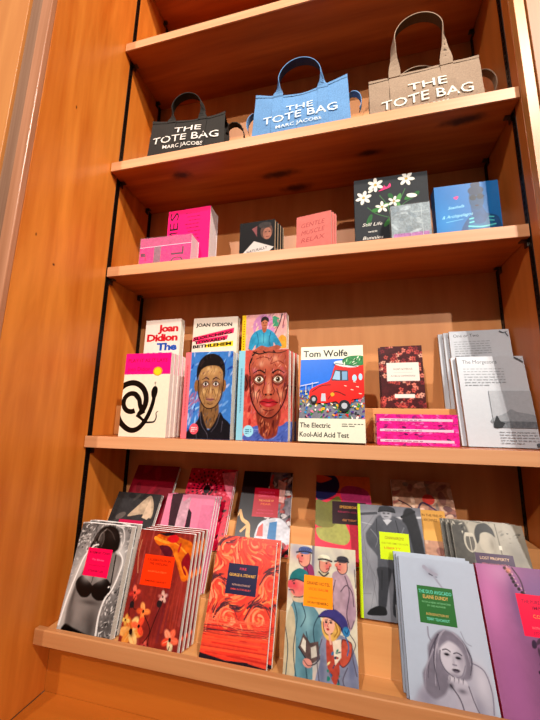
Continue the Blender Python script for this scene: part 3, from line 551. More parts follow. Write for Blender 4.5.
def art_onw(A):
    A.rect(0, 0, 1, 1, '8a8c94', .1)
    A.glow(.2, .7, .15, .3, 'a9abb2', .6); A.glow(.9, .3, .2, .3, 'a5a7ae', .7); A.glow(.15, .15, .14, .1, 'b2b4ba', .7); A.line([(.5, .88), (1, .91)], .03, 'cccdd2'); A.line([(.05, .9), (.3, .92)], .04, '55575e'); A.line([(.06, .82), (.26, .8)], .012, 'b8bac0')
    for i in range(12): A.line([(A.r.uniform(0, .3), A.r.uniform(0, 1)), (A.r.uniform(0, .4), A.r.uniform(0, 1))], .01, A.r.choice(['74767d', 'a4a6ac']), 0, .004, .6)
    A.poly([(.76, .98), (.9, .97), (.98, .7), (1, .35), (.86, .5), (.7, .82)], '393b41', .15, soft=.003); A.line([(.7, .9), (.9, .96)], .04, '2f3136')
    A.poly([(.24, .82), (.34, .9), (.6, .9), (.76, .82), (.82, .62), (.86, .45), (.78, .42), (.7, .5), (.68, .4), (.3, .4), (.28, .52), (.14, .62), (.12, .72)], '62656d', .12, soft=.003)
    A.poly([(.27, .42), (.28, .3), (.26, .1), (.36, .09), (.42, .26), (.48, .42)], '46484f', .1, soft=.002); A.poly([(.5, .42), (.5, .3), (.46, .06), (.6, .05), (.66, .26), (.68, .42)], '42444b', .1, soft=.002)
    for q, c in (([(.3, .86), (.3, .7), (.38, .5)], '44474e'), ([(.6, .86), (.64, .68), (.6, .5)], '44474e'), ([(.2, .76), (.3, .68), (.26, .6)], '85888f'), ([(.72, .8), (.66, .7), (.74, .6)], '85888f'), ([(.34, .4), (.32, .24)], '2f3136'), ([(.56, .4), (.56, .2)], '2f3136')): A.curve(q, .016, c, 0, .008)
    A.poly([(.1, .03), (.14, .075), (.26, .11), (.36, .1), (.36, .045)], '27292d', .1); A.ell(.46, .915, .085, .052, 'a2a3aa', .08, soft=.002); A.glow(.5, .905, .04, .03, 'c2c3c9', .6)
    A.poly([(.34, .94), (.36, .985), (.46, 1.0), (.58, .985), (.6, .945), (.46, .955)], '44464d', .15); A.curve([(.34, .938), (.46, .948), (.6, .94)], .02, '2a2b30')
    for x in (.425, .495): A.glow(x, .925, .022, .009, '2c2d32', .9)
    A.line([(.43, .892), (.49, .893)], .01, '4b4d52'); A.poly([(.4, .86), (.46, .81), (.54, .86), (.5, .87)], 'c4c6cc', .05)
    A.rect(.5, .02, .66, .14, 'a2a4aa', .1)
    Art.nxt(A); A.mb.face([A.P(0, 0), A.P(.045, 0), A.P(.045, 1), A.P(0, 1)], lin('c8e010'))
    label_box(A, .33, .50, .78, .745, 'd3e80c', [('ONWARDS!', .5, .74, .64, .11, '9a4a28'), ('ANOTHER TIME FOR HOPE', .5, .56, .9, .07, 'a8a010'), ('LIBERTY', .42, .38, .55, .08, 'd8702a'), ('BY', .76, .12, .1, .06, '605a20'), ('R', .9, .1, .06, .14, '50602a')])
def art_lost(A):
    A.V = (A.V/A.h-.28)/.72*A.h
    A.rect(0, 0, 1, 1, 'b6b0a2', .08); A.poly([(0, 0), (0, 1), (.2, 1), (.28, .6), (.24, .3), (.3, 0)], '5a5751', .3, soft=.004)
    A.dabs(70, ['8e8a80', 'd3cec0', '2c2a29', 'a9a498', '4c4944'], (0, .3, .32, 1), .03, 60, 60, .35, .3); A.ell(.24, .74, .085, .14, 'c8c2b4', .1); A.ell(.24, .73, .06, .115, '6a665e', .2); A.line([(.24, .6), (.24, .86)], .01, 'c8c2b4')
    A.line([(.65, .3), (.63, 1)], .012, '6d685e'); A.dabs(90, ['77746e', '989489', '64615b', 'b0aa9c'], (.68, .3, 1, .9), .04, 60, 40, .4, .3); A.glow(.85, .6, .14, .2, '6c6963', .5); A.rect(.62, .66, .66, .78, 'e2ddd0')
    A.poly([(.22, .3), (.28, .48), (.4, .58), (.58, .6), (.72, .48), (.8, .3), (.8, 0), (.2, 0)], '5a564f', .25, soft=.003); A.poly([(.42, .6), (.5, .48), (.58, .62), (.52, .58)], 'dcd7c9', .05)
    A.ell(.47, .74, .105, .145, 'c6bfb0', .05, soft=.002); A.glow(.54, .72, .04, .1, '8c8578', .7); A.poly([(.33, .72), (.32, .86), (.38, .97), (.5, 1.0), (.58, .93), (.6, .82), (.55, .86), (.48, .88), (.4, .85), (.37, .76)], '1c1a19', .1, soft=.002)
    for x in (.45, .53): A.glow(x, .765, .024, .014, '1c1a18', .9); A.line([(x-.03, .80), (x+.03, .80)], .012, '2a2826')
    A.line([(.48, .665), (.53, .668)], .012, '544c44'); A.line([(.50, .76), (.515, .71)], .01, '857d72')
    A.V = (A.V/A.h*.72+.28)*A.h
    label_box(A, .27, .50, .78, .715, '5a3e62', [('LOST PROPERTY', .5, .74, .76, .12, 'f0d0b0'), ('BEN SONNENBERG', .5, .50, .7, .1, 'd88a9a')])
def art_maroon(A):
    A.rect(0, 0, 1, 1, '8d1430', .1); A.dabs(12, ['7a0f28', 'a01a3a'], (0, 0, 1, 1), .15, 80, 30, .5, .1); A.text('THE LATE HOUR', .3, .34, .8, .04, 'c04a5c')
    A.rect(.28, .3, .82, .302, 'b03a50')
def art_red(A):
    A.rect(0, 0, 1, 1, 'd01c4c', .3)
    for k in range(5):
        for i in range(26):
            a = i*360/26; r_ = .12+.09*k; A.ell(.45+r_*math.cos(R(a)), .72+r_*math.sin(R(a))*.62, .026, .012, A.r.choice(['4a0a1e', '7a1030', 'f0708a', '2f0a16']), .2, a, 7)
    A.dabs(50, ['3a0a18', '7c1230', 'ee5a80'], (0, 0, 1, .5), .035, 60, 70, .5, .2); A.ell(.45, .72, .07, .06, '200810')
    A.poly([(.7, .95), (1, .98), (1, .6), (.86, .7)], 'e88aa0', .3)
    label_box(A, .26, .42, .8, .62, '7a1638', [('SILENT NIGHT', .5, .5, .8, .18, 'e0608a')])
def art_dark(A):
    A.rect(0, 0, 1, 1, '28181c', .2); A.poly([(.56, 1), (.95, 1), (1, .5), (1, .1), (.7, .35), (.62, .55)], '8a8088', .5)
    A.dabs(80, ['d8d0d0', '2a2030', '4a5a80', 'c05a50', 'efe6e2', '8a1a2a', '1a1418'], (.56, .1, 1, 1), .06, 60, 70, .4, .3)
    A.poly([(.72, .9), (.88, .86), (.86, .6), (.72, .62)], 'e6b6ae', .3); A.curve([(.6, .95), (.58, .8), (.66, .7)], .05, 'c4483c', .3)
    A.poly([(.4, .3), (.5, .38), (.8, .42), (1, .3), (1, .12), (.4, .14)], 'c9c9d0', .2); A.poly([(.62, .36), (.76, .38), (.76, .16), (.6, .18)], '2f7fb0', .1); A.poly([(.42, .3), (.5, .35), (.52, .2), (.4, .2)], 'cf5a50', .1)
    A.curve([(.04, .48), (.1, .38), (.22, .32), (.24, .2), (.3, .05)], .05, 'd8b07a', .15, .09); A.curve([(.04, .48), (.0, .42)], .03, 'd8b07a'); A.curve([(.22, .32), (.1, .24)], .04, 'd8b07a')
    A.dabs(30, ['a01830', '20141c', 'd04a50'], (.3, .0, 1, .14), .06, 20, 70, .5, .3)
    label_box(A, .27, .42, .76, .78, 'c4103a', [('LEONORA', .5, .8, .66, .08, 'e8608a'), ('CARRINGTON', .5, .68, .66, .08, 'e8608a'), ('THE HOUSE OF', .5, .52, .6, .07, 'f0b060'), ('FEAR', .5, .4, .4, .07, 'f08a40'), ('INTRODUCTION', .5, .2, .6, .05, 'e0507a'), ('MARINA WARNER', .5, .1, .66, .05, 'e0507a')])
def art_multi(A):
    A.rect(0, 0, 1, 1, 'e03a5a', .1); A.poly([(.3, 1), (1, 1), (1, .7), (.7, .75), (.45, .8)], 'e07a3c', .1); A.poly([(.45, .8), (.6, .88), (.95, .82), (1, .5), (.6, .55)], 'c0407a', .15)
    A.poly([(0, 1), (.35, 1), (.44, .88), (.36, .76), (.12, .68), (0, .72)], '2a2a60', .1); A.poly([(0, .68), (.2, .66), (.42, .74), (.5, .55), (.3, .38), (0, .4)], '868444', .1)
    A.poly([(.02, .36), (.3, .38), (.45, .5), (.6, .3), (.5, .2), (.1, .24)], 'a8a860', .15); A.poly([(0, 1), (.12, 1), (.3, .96), (.1, .9), (0, .92)], 'd8602c')
    label_box(A, .3, .42, .9, .68, '3f0d24', [('SPEEDBOAT', .5, .7, .56, .12, 'e8b050'), ('RENATA ADLER', .5, .5, .66, .08, 'c03a6a'), ('GUY TREBAY', .5, .14, .4, .09, 'e8a060')])
def art_peach(A):
    A.rect(0, 0, 1, 1, 'c29a84', .25); A.dabs(60, ['a67a70', 'd8b8a0', '8a6a6a', 'e0c4b0', 'b87a70', '9a8a80'], (0, 0, 1, 1), .1, 40, 70, .5, .25)
    A.ell(.6, .78, .1, .06, 'e05a50', .3); A.curve([(.1, .75), (.3, .68), (.45, .55)], .02, '4a3a40'); A.curve([(.4, .65), (.5, .74), (.7, .66)], .03, '5a4a66', .1)
    label_box(A, .28, .34, .82, .66, 'e5b66a', [('IN THE FREUD', .62, .78, .6, .09, '6a4a20'), ('ARCHIVES', .55, .62, .4, .09, '6a4a20')])
def art_snake(A):
    A.rect(0, 0, 1, 1, 'efdfcb', .03); A.rect(0, .74, 1, 1, 'f0188c'); A.text('PLAY IT AS IT LAYS', .06, .89, .92, .045, 'b0104c', .012); A.text('Joan Didion', .06, .78, .56, .055, 'b0104c', .0)
    A.ell(.73, .775, .10, .055, 'f8a030'); A.ell(.73, .775, .075, .045, 'fbd030'); 
    k = '16120f'
    pts = [(-.08, .30), (.02, .2), (.16, .12), (.32, .1), (.46, .15), (.6, .27), (.62, .4)]
    # big coil
    def arc(cx, cy, r_, a0, a1, n=16, sy=.62): return [(cx+r_*math.cos(R(a0+(a1-a0)*i/n)), cy+r_*sy*math.sin(R(a0+(a1-a0)*i/n))) for i in range(n+1)]
    A.line(arc(.2, .43, .335, 200, -40, 26), .11, k)
    A.line(arc(.2, .43, .335, -40, -60, 3)+[(.45, .22), (.56, .17), (.66, .17)], .11, k, 0, .03); A.curve([(.64, .172), (.74, .18), (.78, .23), (.77, .28), (.81, .30)], .035, k, 0, .012)
    A.line(arc(.22, .40, .175, 60, 300, 24), .095, k)
    A.curve([(.30, .49), (.38, .44), (.42, .36), (.5, .27)], .1, k, 0, .09); A.line(arc(.22, .40, .175, 90, 20, 6), .09, k)
    A.curve([(-.1, .32), (-.02, .2), (.1, .12), (.26, .075), (.42, .1), (.56, .2), (.66, .34), (.70, .46)], .115, k, 0, .075, 8)
    A.poly([(.655, .46), (.63, .53), (.66, .58), (.71, .6), (.76, .57), (.765, .52), (.735, .46)], k); A.line([(.705, .6), (.7, .65)], .008, k)
    A.curve([(.68, .64), (.70, .625), (.72, .645)], .006, k)
def art_cream(A): A.rect(0, 0, 1, 1, 'efe6da', .02)
def face_big(A, cx, cy, r_, skin, dk, hi, hair, hairtop=True, lips='a8333a', asym=1):
    sy = A.w/A.h
    A.ell(cx-r_*1.02, cy+.0, r_*.16, r_*.32*sy, dk, .2); A.ell(cx+r_*1.02, cy+.0, r_*.16, r_*.32*sy, dk, .2)
    A.ell(cx, cy, r_, r_*1.42*sy, skin, .16, 0, 26)
    A.poly([(cx-r_*.97, cy+.1*sy), (cx-r_*1.0, cy-.2*sy*r_), (cx-r_*.7, cy-r_*.95*sy), (cx-r_*.3, cy-r_*1.35*sy), (cx-r_*.55, cy-r_*.4*sy)], dk, .25)
    A.poly([(cx+r_*.97, cy+.1*sy), (cx+r_*1.0, cy-.2*sy*r_), (cx+r_*.7, cy-r_*.95*sy), (cx+r_*.3, cy-r_*1.35*sy), (cx+r_*.62, cy-r_*.4*sy)], dk, .25)
    A.ell(cx, cy+r_*.75*sy, r_*.5, r_*.3*sy, hi, .25); A.ell(cx-r_*.5, cy-r_*.15*sy, r_*.2, r_*.3*sy, hi, .25); A.ell(cx+r_*.48, cy-r_*.15*sy, r_*.2, r_*.3*sy, hi, .25)
    if hairtop:
        A.poly([(cx-r_*1.02, cy+.2*sy*r_), (cx-r_*1.08, cy+r_*.9*sy), (cx-r_*.75, cy+r_*1.45*sy), (cx-.1*r_, cy+r_*1.68*sy), (cx+r_*.65, cy+r_*1.5*sy), (cx+r_*1.06, cy+r_*.95*sy), (cx+r_*1.0, cy+r_*.2*sy), (cx+r_*.86, cy+r_*.75*sy), (cx+r_*.45, cy+r_*1.05*sy), (cx-r_*.2, cy+r_*.98*sy), (cx-r_*.8, cy+r_*.85*sy)], hair, .3)
    for s in (-1, 1):
        ex, ey = cx+s*r_*.42, cy+r_*.22*sy
        A.ell(ex, ey, r_*.27, r_*.2*sy, dk, .1); A.ell(ex, ey, r_*.22, r_*.12*sy, 'efe8dc'); A.ell(ex, ey, r_*.1, r_*.11*sy, '3c2a20'); A.ell(ex, ey, r_*.045, r_*.05*sy, '0c0808')
        A.curve([(ex-r_*.26, ey+.02*sy), (ex, ey+r_*.16*sy), (ex+r_*.26, ey+.0)], .016, '2a1614'); A.curve([(ex-r_*.24, ey-r_*.13*sy), (ex, ey-r_*.24*sy), (ex+r_*.24, ey-r_*.12*sy)], .013, '5a2a26')
        A.curve([(ex-s*r_*.26, ey+r_*.34*sy), (ex, ey+r_*.47*sy), (ex+s*r_*.32, ey+r_*.32*sy)], .035, '241410', .1, .015)
    A.curve([(cx-r_*.1, cy+r_*.3*sy), (cx-r_*.14, cy-r_*.1*sy), (cx-r_*.22, cy-r_*.3*sy)], .02, dk); A.curve([(cx+r_*.08, cy+r_*.3*sy), (cx+r_*.12, cy-r_*.1*sy), (cx+r_*.22, cy-r_*.3*sy)], .014, dk)
    A.ell(cx, cy-r_*.3*sy, r_*.19, r_*.11*sy, dk, .2); A.ell(cx-r_*.0, cy-r_*.2*sy, r_*.09, r_*.22*sy, hi, .15)
    for s in (-1, 1): A.ell(cx+s*r_*.1, cy-r_*.37*sy, r_*.05, r_*.03*sy, '1c0c0a')
    A.poly([(cx-r_*.4, cy-r_*.72*sy), (cx-r_*.15, cy-r_*.58*sy), (cx, cy-r_*.62*sy), (cx+r_*.15, cy-r_*.58*sy), (cx+r_*.4, cy-r_*.72*sy), (cx+r_*.18, cy-r_*.9*sy), (cx-r_*.18, cy-r_*.9*sy)], lips, .1)
    A.curve([(cx-r_*.4, cy-r_*.72*sy), (cx, cy-r_*.74*sy), (cx+r_*.4, cy-r_*.72*sy)], .014, '3a1014')
    A.curve([(cx-r_*.3, cy-r_*1.02*sy), (cx, cy-r_*1.08*sy), (cx+r_*.3, cy-r_*1.02*sy)], .02, dk)
def art_blueface(A):
    A.rect(0, 0, 1, 1, '4f88c8', .12); A.dabs(120, ['3a6ab8', '7aa8dc', '9ac0e6', '2a55a8', '5a90d0', 'a8b8dc', '88a8d8'], (.1, 0, 1, 1), .08, 60, 35, .22, .15)
    A.dabs(24, ['8c6a9c', 'a87aa0', '7a88c0'], (.12, .2, .45, .5), .07, 60, 30, .25, .1)
    A.poly([(.4, .46), (.7, .46), (.76, .28), (.64, .12), (.46, .14), (.36, .28)], '8a6846', .2, soft=.003); A.dabs(20, ['6a4a30', 'b08a60', '5a5a60'], (.4, .15, .72, .36), .035, 80, 25, .25)
    A.poly([(.1, 0), (.16, .1), (.32, .19), (.4, .31), (.44, .24), (.56, .1), (.68, .18), (.78, .30), (.86, .24), (1, .16), (1, 0)], '2a262c', .2, soft=.002)
    for q in ([(.38, .29), (.42, .16), (.54, .06), (.56, 0)], [(.78, .28), (.72, .16), (.62, .08)], [(.2, .1), (.3, .08), (.34, 0)], [(.84, .2), (.82, .08)]): A.curve(q, .014, '6a6470', .1, .006)
    A.ell(.27, .60, .05, .07, '9a7048', .15); A.ell(.83, .6, .05, .07, '9a7048', .15)
    A.poly([(.30, .66), (.32, .8), (.42, .88), (.58, .9), (.74, .86), (.81, .76), (.81, .6), (.78, .47), (.7, .38), (.58, .345), (.46, .36), (.36, .44), (.31, .54)], 'b08a5e', .12, soft=.003)
    A.glow(.56, .77, .14, .04, 'd0ac7c', .8); A.glow(.44, .54, .05, .05, 'c8a470', .7); A.glow(.68, .54, .05, .05, 'c8a470', .7); A.glow(.34, .56, .03, .1, '6c4a34', .8); A.glow(.79, .56, .03, .1, '6c4a34', .8); A.glow(.57, .40, .1, .02, '8a6448', .6)
    A.dabs(70, ['c8a070', '8c6444', 'a87c54', '7c5a60', 'd4b088'], (.34, .38, .78, .84), .03, 80, 30, .22, .1)
    A.poly([(.27, .66), (.26, .8), (.32, .9), (.44, .965), (.6, .975), (.74, .935), (.83, .85), (.85, .72), (.82, .66), (.8, .76), (.72, .82), (.6, .835), (.46, .825), (.36, .79), (.32, .74)], '2c2222', .2, soft=.002)
    A.curve([(.31, .66), (.31, .54), (.37, .43), (.47, .355), (.58, .34), (.7, .375), (.79, .47), (.82, .6), (.82, .7)], .022, '3a2420', .1, .018)
    for x, y, c in ((.5, .8, 'e8cc9c'), (.66, .79, 'd8b888'), (.42, .53, 'e0c090'), (.72, .52, 'd8b484'), (.57, .47, 'd0a078'), (.47, .69, '7c5a70'), (.67, .69, '7c5a70')): A.glow(x, y, .03, .02, c, .6)
    for q in ([(.38, .62), (.4, .52), (.46, .42)], [(.75, .62), (.73, .52), (.68, .42)], [(.5, .56), (.46, .48)], [(.63, .56), (.68, .48)], [(.45, .34), (.44, .26), (.48, .16)], [(.68, .36), (.7, .28)], [(.52, .4), (.57, .385), (.63, .4)]): A.curve(q, .014, '5c3a2c', .1, .005)
    for i in range(26): a = R(20+i*5.5); A.line([(.56+.25*math.cos(a), .73+.2*math.sin(a)), (.56+.29*math.cos(a), .73+.245*math.sin(a))], .016, A.r.choice(['2a2020', '4a3838', '181010']), 0, .004)
    for s_ in (-1, 1):
        ex = .565+s_*.105; ey = .62; A.glow(ex, ey, .07, .035, '6a4050', .9); A.ell(ex, ey, .055, .022, 'e0d8d0'); A.ell(ex, ey, .024, .021, '4a3426'); A.ell(ex, ey, .012, .010, '0c0808')
        A.curve([(ex-.065, ey), (ex, ey+.03), (ex+.065, ey)], .012, '2a1614'); A.curve([(ex-.055, ey-.01), (ex, ey-.03), (ex+.055, ey-.008)], .01, '8a3a48'); A.curve([(ex-s_*.06, ey+.055), (ex, ey+.072), (ex+s_*.075, ey+.05)], .022, '2c1c18', .1, .01)
    A.curve([(.545, .62), (.54, .56), (.52, .52), (.545, .50)], .012, '7c5238'); A.curve([(.59, .51), (.615, .52), (.60, .56)], .012, '7c5238'); A.ell(.568, .508, .035, .014, 'b88c60', .1); A.glow(.57, .55, .014, .04, 'dcbc90', .8)
    A.poly([(.48, .445), (.53, .458), (.57, .452), (.61, .458), (.66, .445), (.6, .425), (.54, .425)], 'a87470', .1); A.line([(.485, .444), (.57, .441), (.655, .444)], .010, '4a2826')
    A.rect(0, 0, .12, 1, 'f0848c'); A.lines_of_text(.04, .07, .25, .85, 34, 'a83048')
    A.ell(.27, .11, .09, .06, 'ee6a78'); A.lines_of_text(.21, .33, .08, .14, 3, 'ffe0e0')
def art_face(A):
    A.rect(0, 0, 1, 1, 'd2655a', .15); A.dabs(60, ['c04a44', 'e0806c', 'b03c3a', 'd86a5c'], (0, .1, 1, .9), .1, 80, 20, .25, .15)
    A.poly([(.16, 0), (.22, .1), (.4, .16), (.84, .16), (.95, .2), (1, .2), (1, 0)], '5d72b8', .2); A.dabs(20, ['4a60a8', '8494cc'], (.2, 0, 1, .13), .05, 30, 30, .25)
    A.poly([(.4, .34), (.84, .34), (.82, .16), (.78, .06), (.6, .02), (.46, .08)], '8e4434', .2, soft=.003); A.dabs(40, ['c07050', '5c221e', 'a8503c', '744050', 'd08a68'], (.44, .05, .8, .3), .04, 80, 20, .22)
    cx, cy = .60, .60; w_, d_ = 'b0583e', '5c221e'
    A.ell(.17, .63, .065, .10, '8a3c30', .2); A.curve([(.15, .7), (.19, .62), (.16, .56)], .02, '3a1614')
    A.poly([(.24, .6), (.22, .75), (.24, .9), (.32, 1.0), (.9, 1.0), (.99, .88), (1.0, .7), (.98, .54), (.92, .42), (.84, .33), (.72, .255), (.58, .245), (.44, .29), (.34, .38), (.27, .48)], 'b4604a', .15, soft=.003)
    A.glow(.6, .88, .25, .07, 'd08a70', .8); A.glow(.40, .5, .08, .1, 'd8907a', .7); A.glow(.84, .52, .07, .1, 'c87862', .7); A.glow(.29, .56, .04, .16, '6a2a26', .8); A.glow(.95, .6, .04, .2, '6a2a26', .8); A.glow(.6, .30, .14, .03, '7a342c', .7); A.glow(.62, .57, .04, .1, 'e0a488', .8)
    A.dabs(150, ['d08468', '8a382e', 'c2664c', '64303a', 'dca088', '9c4238', 'c87a80', 'b05a70'], (.26, .28, .97, .97), .035, 80, 35, .2, .15)
    for q in ([(.26, .9), (.22, .82), (.24, .72)], [(.3, .98), (.42, .955), (.6, .975), (.8, .96), (.96, .985)], [(.28, .94), (.36, .985)], [(.5, .985), (.55, .96)], [(.7, .985), (.74, .965)], [(.24, .86), (.28, .92)]): A.curve(q, .03, '281616', .2, .012)
    for q in ([(.36, .9), (.5, .92), (.62, .9)], [(.66, .84), (.8, .87), (.9, .84)]): A.curve(q, .014, '7a2c28')
    A.curve([(.24, .7), (.25, .56), (.3, .42), (.42, .3), (.56, .25), (.7, .255), (.84, .335), (.94, .46), (.985, .6)], .03, '4a1a1c', .1, .02)
    for x, y, a, c in ((.46, .84, .5, 'f0c4a4'), (.74, .9, .5, 'e8b898'), (.36, .5, .7, 'f0c0a0'), (.86, .5, .6, 'e4b090'), (.5, .33, .5, 'e0a084'), (.33, .76, .5, 'c8788a'), (.9, .74, .5, 'c8788a')): A.glow(x, y, .045, .03, c, a)
    for q in ([(.3, .6), (.34, .5), (.33, .42)], [(.93, .62), (.89, .5), (.9, .44)], [(.44, .55), (.38, .5), (.4, .42)], [(.78, .56), (.82, .49)], [(.55, .78), (.54, .72)], [(.68, .78), (.68, .72)], [(.48, .36), (.44, .4)], [(.56, .2), (.54, .1)], [(.72, .22), (.74, .08)], [(.48, .18), (.5, .06)]): A.curve(q, .018, '5a2024', .1, .006)
    for s_ in (-1, 1):
        ex = .61+s_*.185; ey = .665
        A.ell(ex, ey, .115, .062, '7a3228', .15, soft=.003); A.ell(ex, ey, .095, .046, 'c89078', .1); A.ell(ex, ey, .082, .032, 'ece2d2'); A.ell(ex, ey+.002, .044, .031, '7a5a3a', .1); A.ell(ex, ey+.002, .026, .018, '140c0c'); A.ell(ex-.012, ey+.01, .008, .006, 'f4f0e8')
        A.curve([(ex-.1, ey-.002), (ex-.03, ey+.04), (ex+.04, ey+.038), (ex+.1, ey)], .016, '2a1210'); A.curve([(ex-.09, ey-.01), (ex, ey-.038), (ex+.09, ey-.008)], .012, '4a1c1a'); A.curve([(ex-.1, ey-.035), (ex, ey-.07), (ex+.08, ey-.04)], .014, '6a2a26', 0, .006)
        A.curve([(ex-s_*.1, ey+.075), (ex, ey+.105), (ex+s_*.12, ey+.07)], .032, '241210', .1, .012)
    A.curve([(.55, .7), (.53, .6), (.50, .53), (.52, .495)], .018, '74302a'); A.curve([(.68, .69), (.69, .6), (.73, .54), (.71, .5)], .016, '74302a'); A.ell(.615, .51, .075, .032, 'b8644c', .15); A.ell(.565, .497, .025, .010, '280e0c'); A.ell(.665, .497, .025, .010, '280e0c'); A.glow(.615, .525, .03, .02, 'e4b090', .8)
    A.curve([(.46, .53), (.42, .46), (.4, .40)], .012, '6a2a26'); A.curve([(.78, .53), (.83, .46), (.83, .40)], .012, '6a2a26')
    A.poly([(.44, .415), (.52, .445), (.58, .455), (.62, .445), (.66, .455), (.72, .44), (.8, .41), (.74, .375), (.62, .358), (.5, .38)], 'b03038', .12, soft=.002); A.curve([(.44, .415), (.54, .418), (.62, .41), (.7, .418), (.8, .41)], .014, '3c0c10'); A.glow(.62, .385, .06, .012, 'e07078', .8)
    A.curve([(.52, .335), (.62, .32), (.72, .335)], .016, '6a2a26')
    A.rect(0, 0, .13, 1, '9ccfe0'); A.lines_of_text(.05, .08, .3, .8, 30, '3a6a88')
    A.ell(.24, .10, .1, .062, 'a8dcec'); A.lines_of_text(.18, .30, .07, .13, 3, '3a7a98')
def art_wolfe(A):
    A.rect(0, 0, 1, 1, 'e6e4d2', .02); A.rect(0, .23, 1, .855, '1a80e0', .03)
    A.text('Tom Wolfe', .04, .885, .76, .075, '221d1a', .025)
    A.poly([(0, .23), (1, .23), (1, .5), (.8, .44), (.5, .44), (.2, .42), (0, .47)], '8c8c96', .2)
    A.dabs(170, ['e0402c', '2c5ac0', 'f0c030', '3a9a50', 'e88aa8', '6a3a90', 'f0e8e0', '3aa0d0', '40404a'], (0, .235, 1, .46), .025, 0, 80, .6, .1)
    A.dabs(16, ['78a0d0', '6a6aa8', 'd0c860'], (0, .44, .2, .54), .03, 80, 20, .5)
    A.line([(0, .45), (0, .56), (.3, .6)], .012, 'd8d8e0'); A.line([(.1, .47), (.1, .58)], .01, 'd8d8e0'); A.line([(.2, .46), (.2, .6)], .01, 'd8d8e0')
    red = 'e02a20'
    A.poly([(.16, .44), (.17, .52), (.3, .57), (.48, .62), (.55, .76), (.62, .80), (.98, .80), (1, .78), (1, .46), (.82, .42), (.78, .36), (.66, .34), (.58, .4), (.4, .38), (.2, .40)], red, .12)
    A.poly([(.5, .615), (.56, .73), (.76, .72), (.77, .61)], '3f4a58'); A.poly([(.52, .63), (.57, .72), (.64, .71), (.64, .62)], 'a8c8e0'); A.poly([(.67, .62), (.67, .71), (.75, .71), (.75, .62)], '8ab0d0')
    A.ell(.86, .64, .035, .035, 'b8d8ee'); A.ell(.95, .65, .03, .035, 'b8d8ee')
    A.ell(.74, .79, .2, .035, 'd8e0e0', .1, -8); A.line([(.56, .8), (.9, .76)], .012, '60686a')
    A.poly([(.7, .79), (.68, .84), (.8, .875), (1, .87), (1, .78), (.86, .77)], '3f9058', .3); A.dabs(16, ['2a6a40', '70c080', 'd8e8d0'], (.7, .79, 1, .86), .03, 50, 40, .3)
    A.curve([(.2, .5), (.34, .56), (.5, .57)], .012, '7a1410'); A.curve([(.45, .42), (.56, .5), (.72, .46)], .014, '7a1410')
    A.ell(.7, .355, .09, .06, '33353c'); A.ell(.7, .355, .045, .03, 'c0c4cc'); A.ell(.23, .42, .06, .045, '33353c'); A.ell(.23, .42, .03, .022, 'b8bcc4')
    A.poly([(.34, .4), (.42, .4), (.41, .48), (.35, .48)], 'c8ccd4'); A.ell(.52, .47, .03, .02, 'f0b030')
    for x, y in ((.8, .52), (.88, .55), (.7, .56), (.92, .48), (.84, .60)): A.line([(x, y), (x+.04, y-.006)], .012, 'f0e0d0')
    A.rect(0, 0, 1, .225, 'e6e4d2', .02)
    A.text('The Electric', .02, .135, .49, .05, '221d1a', .02); A.text('Kool-Aid Acid Test', .02, .045, .76, .05, '221d1a', .02); A.lines_of_text(.66, .97, .15, .19, 2, '7a7a70')
def art_floral(A):
    A.rect(0, 0, 1, 1, '5a262a', .25)
    for i in range(120):
        x, y = A.r.uniform(0, 1), A.r.uniform(0, 1); c = A.r.choice(['c8645a', 'dc8c7a', 'aa4a48', '8c3840', 'e4b09c', '5a2228', 'c05c54'])
        for k in range(5): a = k*72+A.r.uniform(0, 40); A.ell(x+.03*math.cos(R(a)), y+.03*math.sin(R(a))*.65, .03, .012, c, .2, a, 6, nx=(k == 0))
        A.ell(x, y, .015, .01, '5a1a20', 0, 0, 6)
    A.rect(.14, .42, .9, .72, 'e8e2da'); A.text('POCKET NOTEBOOK', .3, .6, .75, .03, '6a6058'); A.rect(.3, .555, .74, .557, 'a09890'); A.text('FLORA & COMPANIONS', .24, .49, .8, .025, '4a4038')
    A.rect(.3, .15, .76, .21, 'e8e2da')
def art_pstripes(A):
    A.rect(0, 0, 1, 1, 'e0359a', .25); A.dabs(20, ['5a1a5c', '8a2070', 'f070c0'], (0, 0, 1, 1), .05, 0, 70, .6, .2)
def lettertext(A, title, u0, u1):
    A.rect(0, 0, 1, 1, 'ced3d9', .02)
    A.text(title, u0, .915, u1, .045, '5b6168', .0)
    A.lines_of_text(u0, u0+.6, .66, .88, 7, 'a3aab1', .26)
def art_morg(A):
    lettertext(A, 'The Morgesons', .08, .60)
    A.rect(.40, .2, 1, .6, 'b9bec4', .04); A.poly([(.4, .3), (.5, .33), (.6, .36), (.68, .40), (.76, .37), (.85, .36), (1, .33), (1, .25), (.4, .25)], 'a0a6ac', .1); A.rect(.4, .2, 1, .27, '80868c', .25)
    A.poly([(.4, .24), (.46, .33), (.5, .27), (.56, .25), (.5, .2), (.4, .2)], '3a3f44', .3); A.line([(.4, .2), (.4, .6)], .004, '555b60')
    A.lines_of_text(.46, .98, .04, .18, 5, 'a3aab1', .26)
    A.line([(.86, .985), (.92, .955), (.97, .965)], .02, '6b7279', 0, .006); A.line([(.93, .95), (.98, .925)], .018, '6b7279'); A.line([(.9, .975), (.97, .93)], .008, '6b7279'); A.ell(.96, .03, .03, .02, '6a7076')
def art_one(A):
    lettertext(A, 'One or Two', .07, .50); A.line([(.84, .975), (.9, .95), (.97, .965)], .03, '6b7279', 0, .006); A.line([(.93, .96), (.97, .9)], .02, '6b7279'); A.lines_of_text(.07, .6, .3, .6, 9, 'a3aab1', .26)
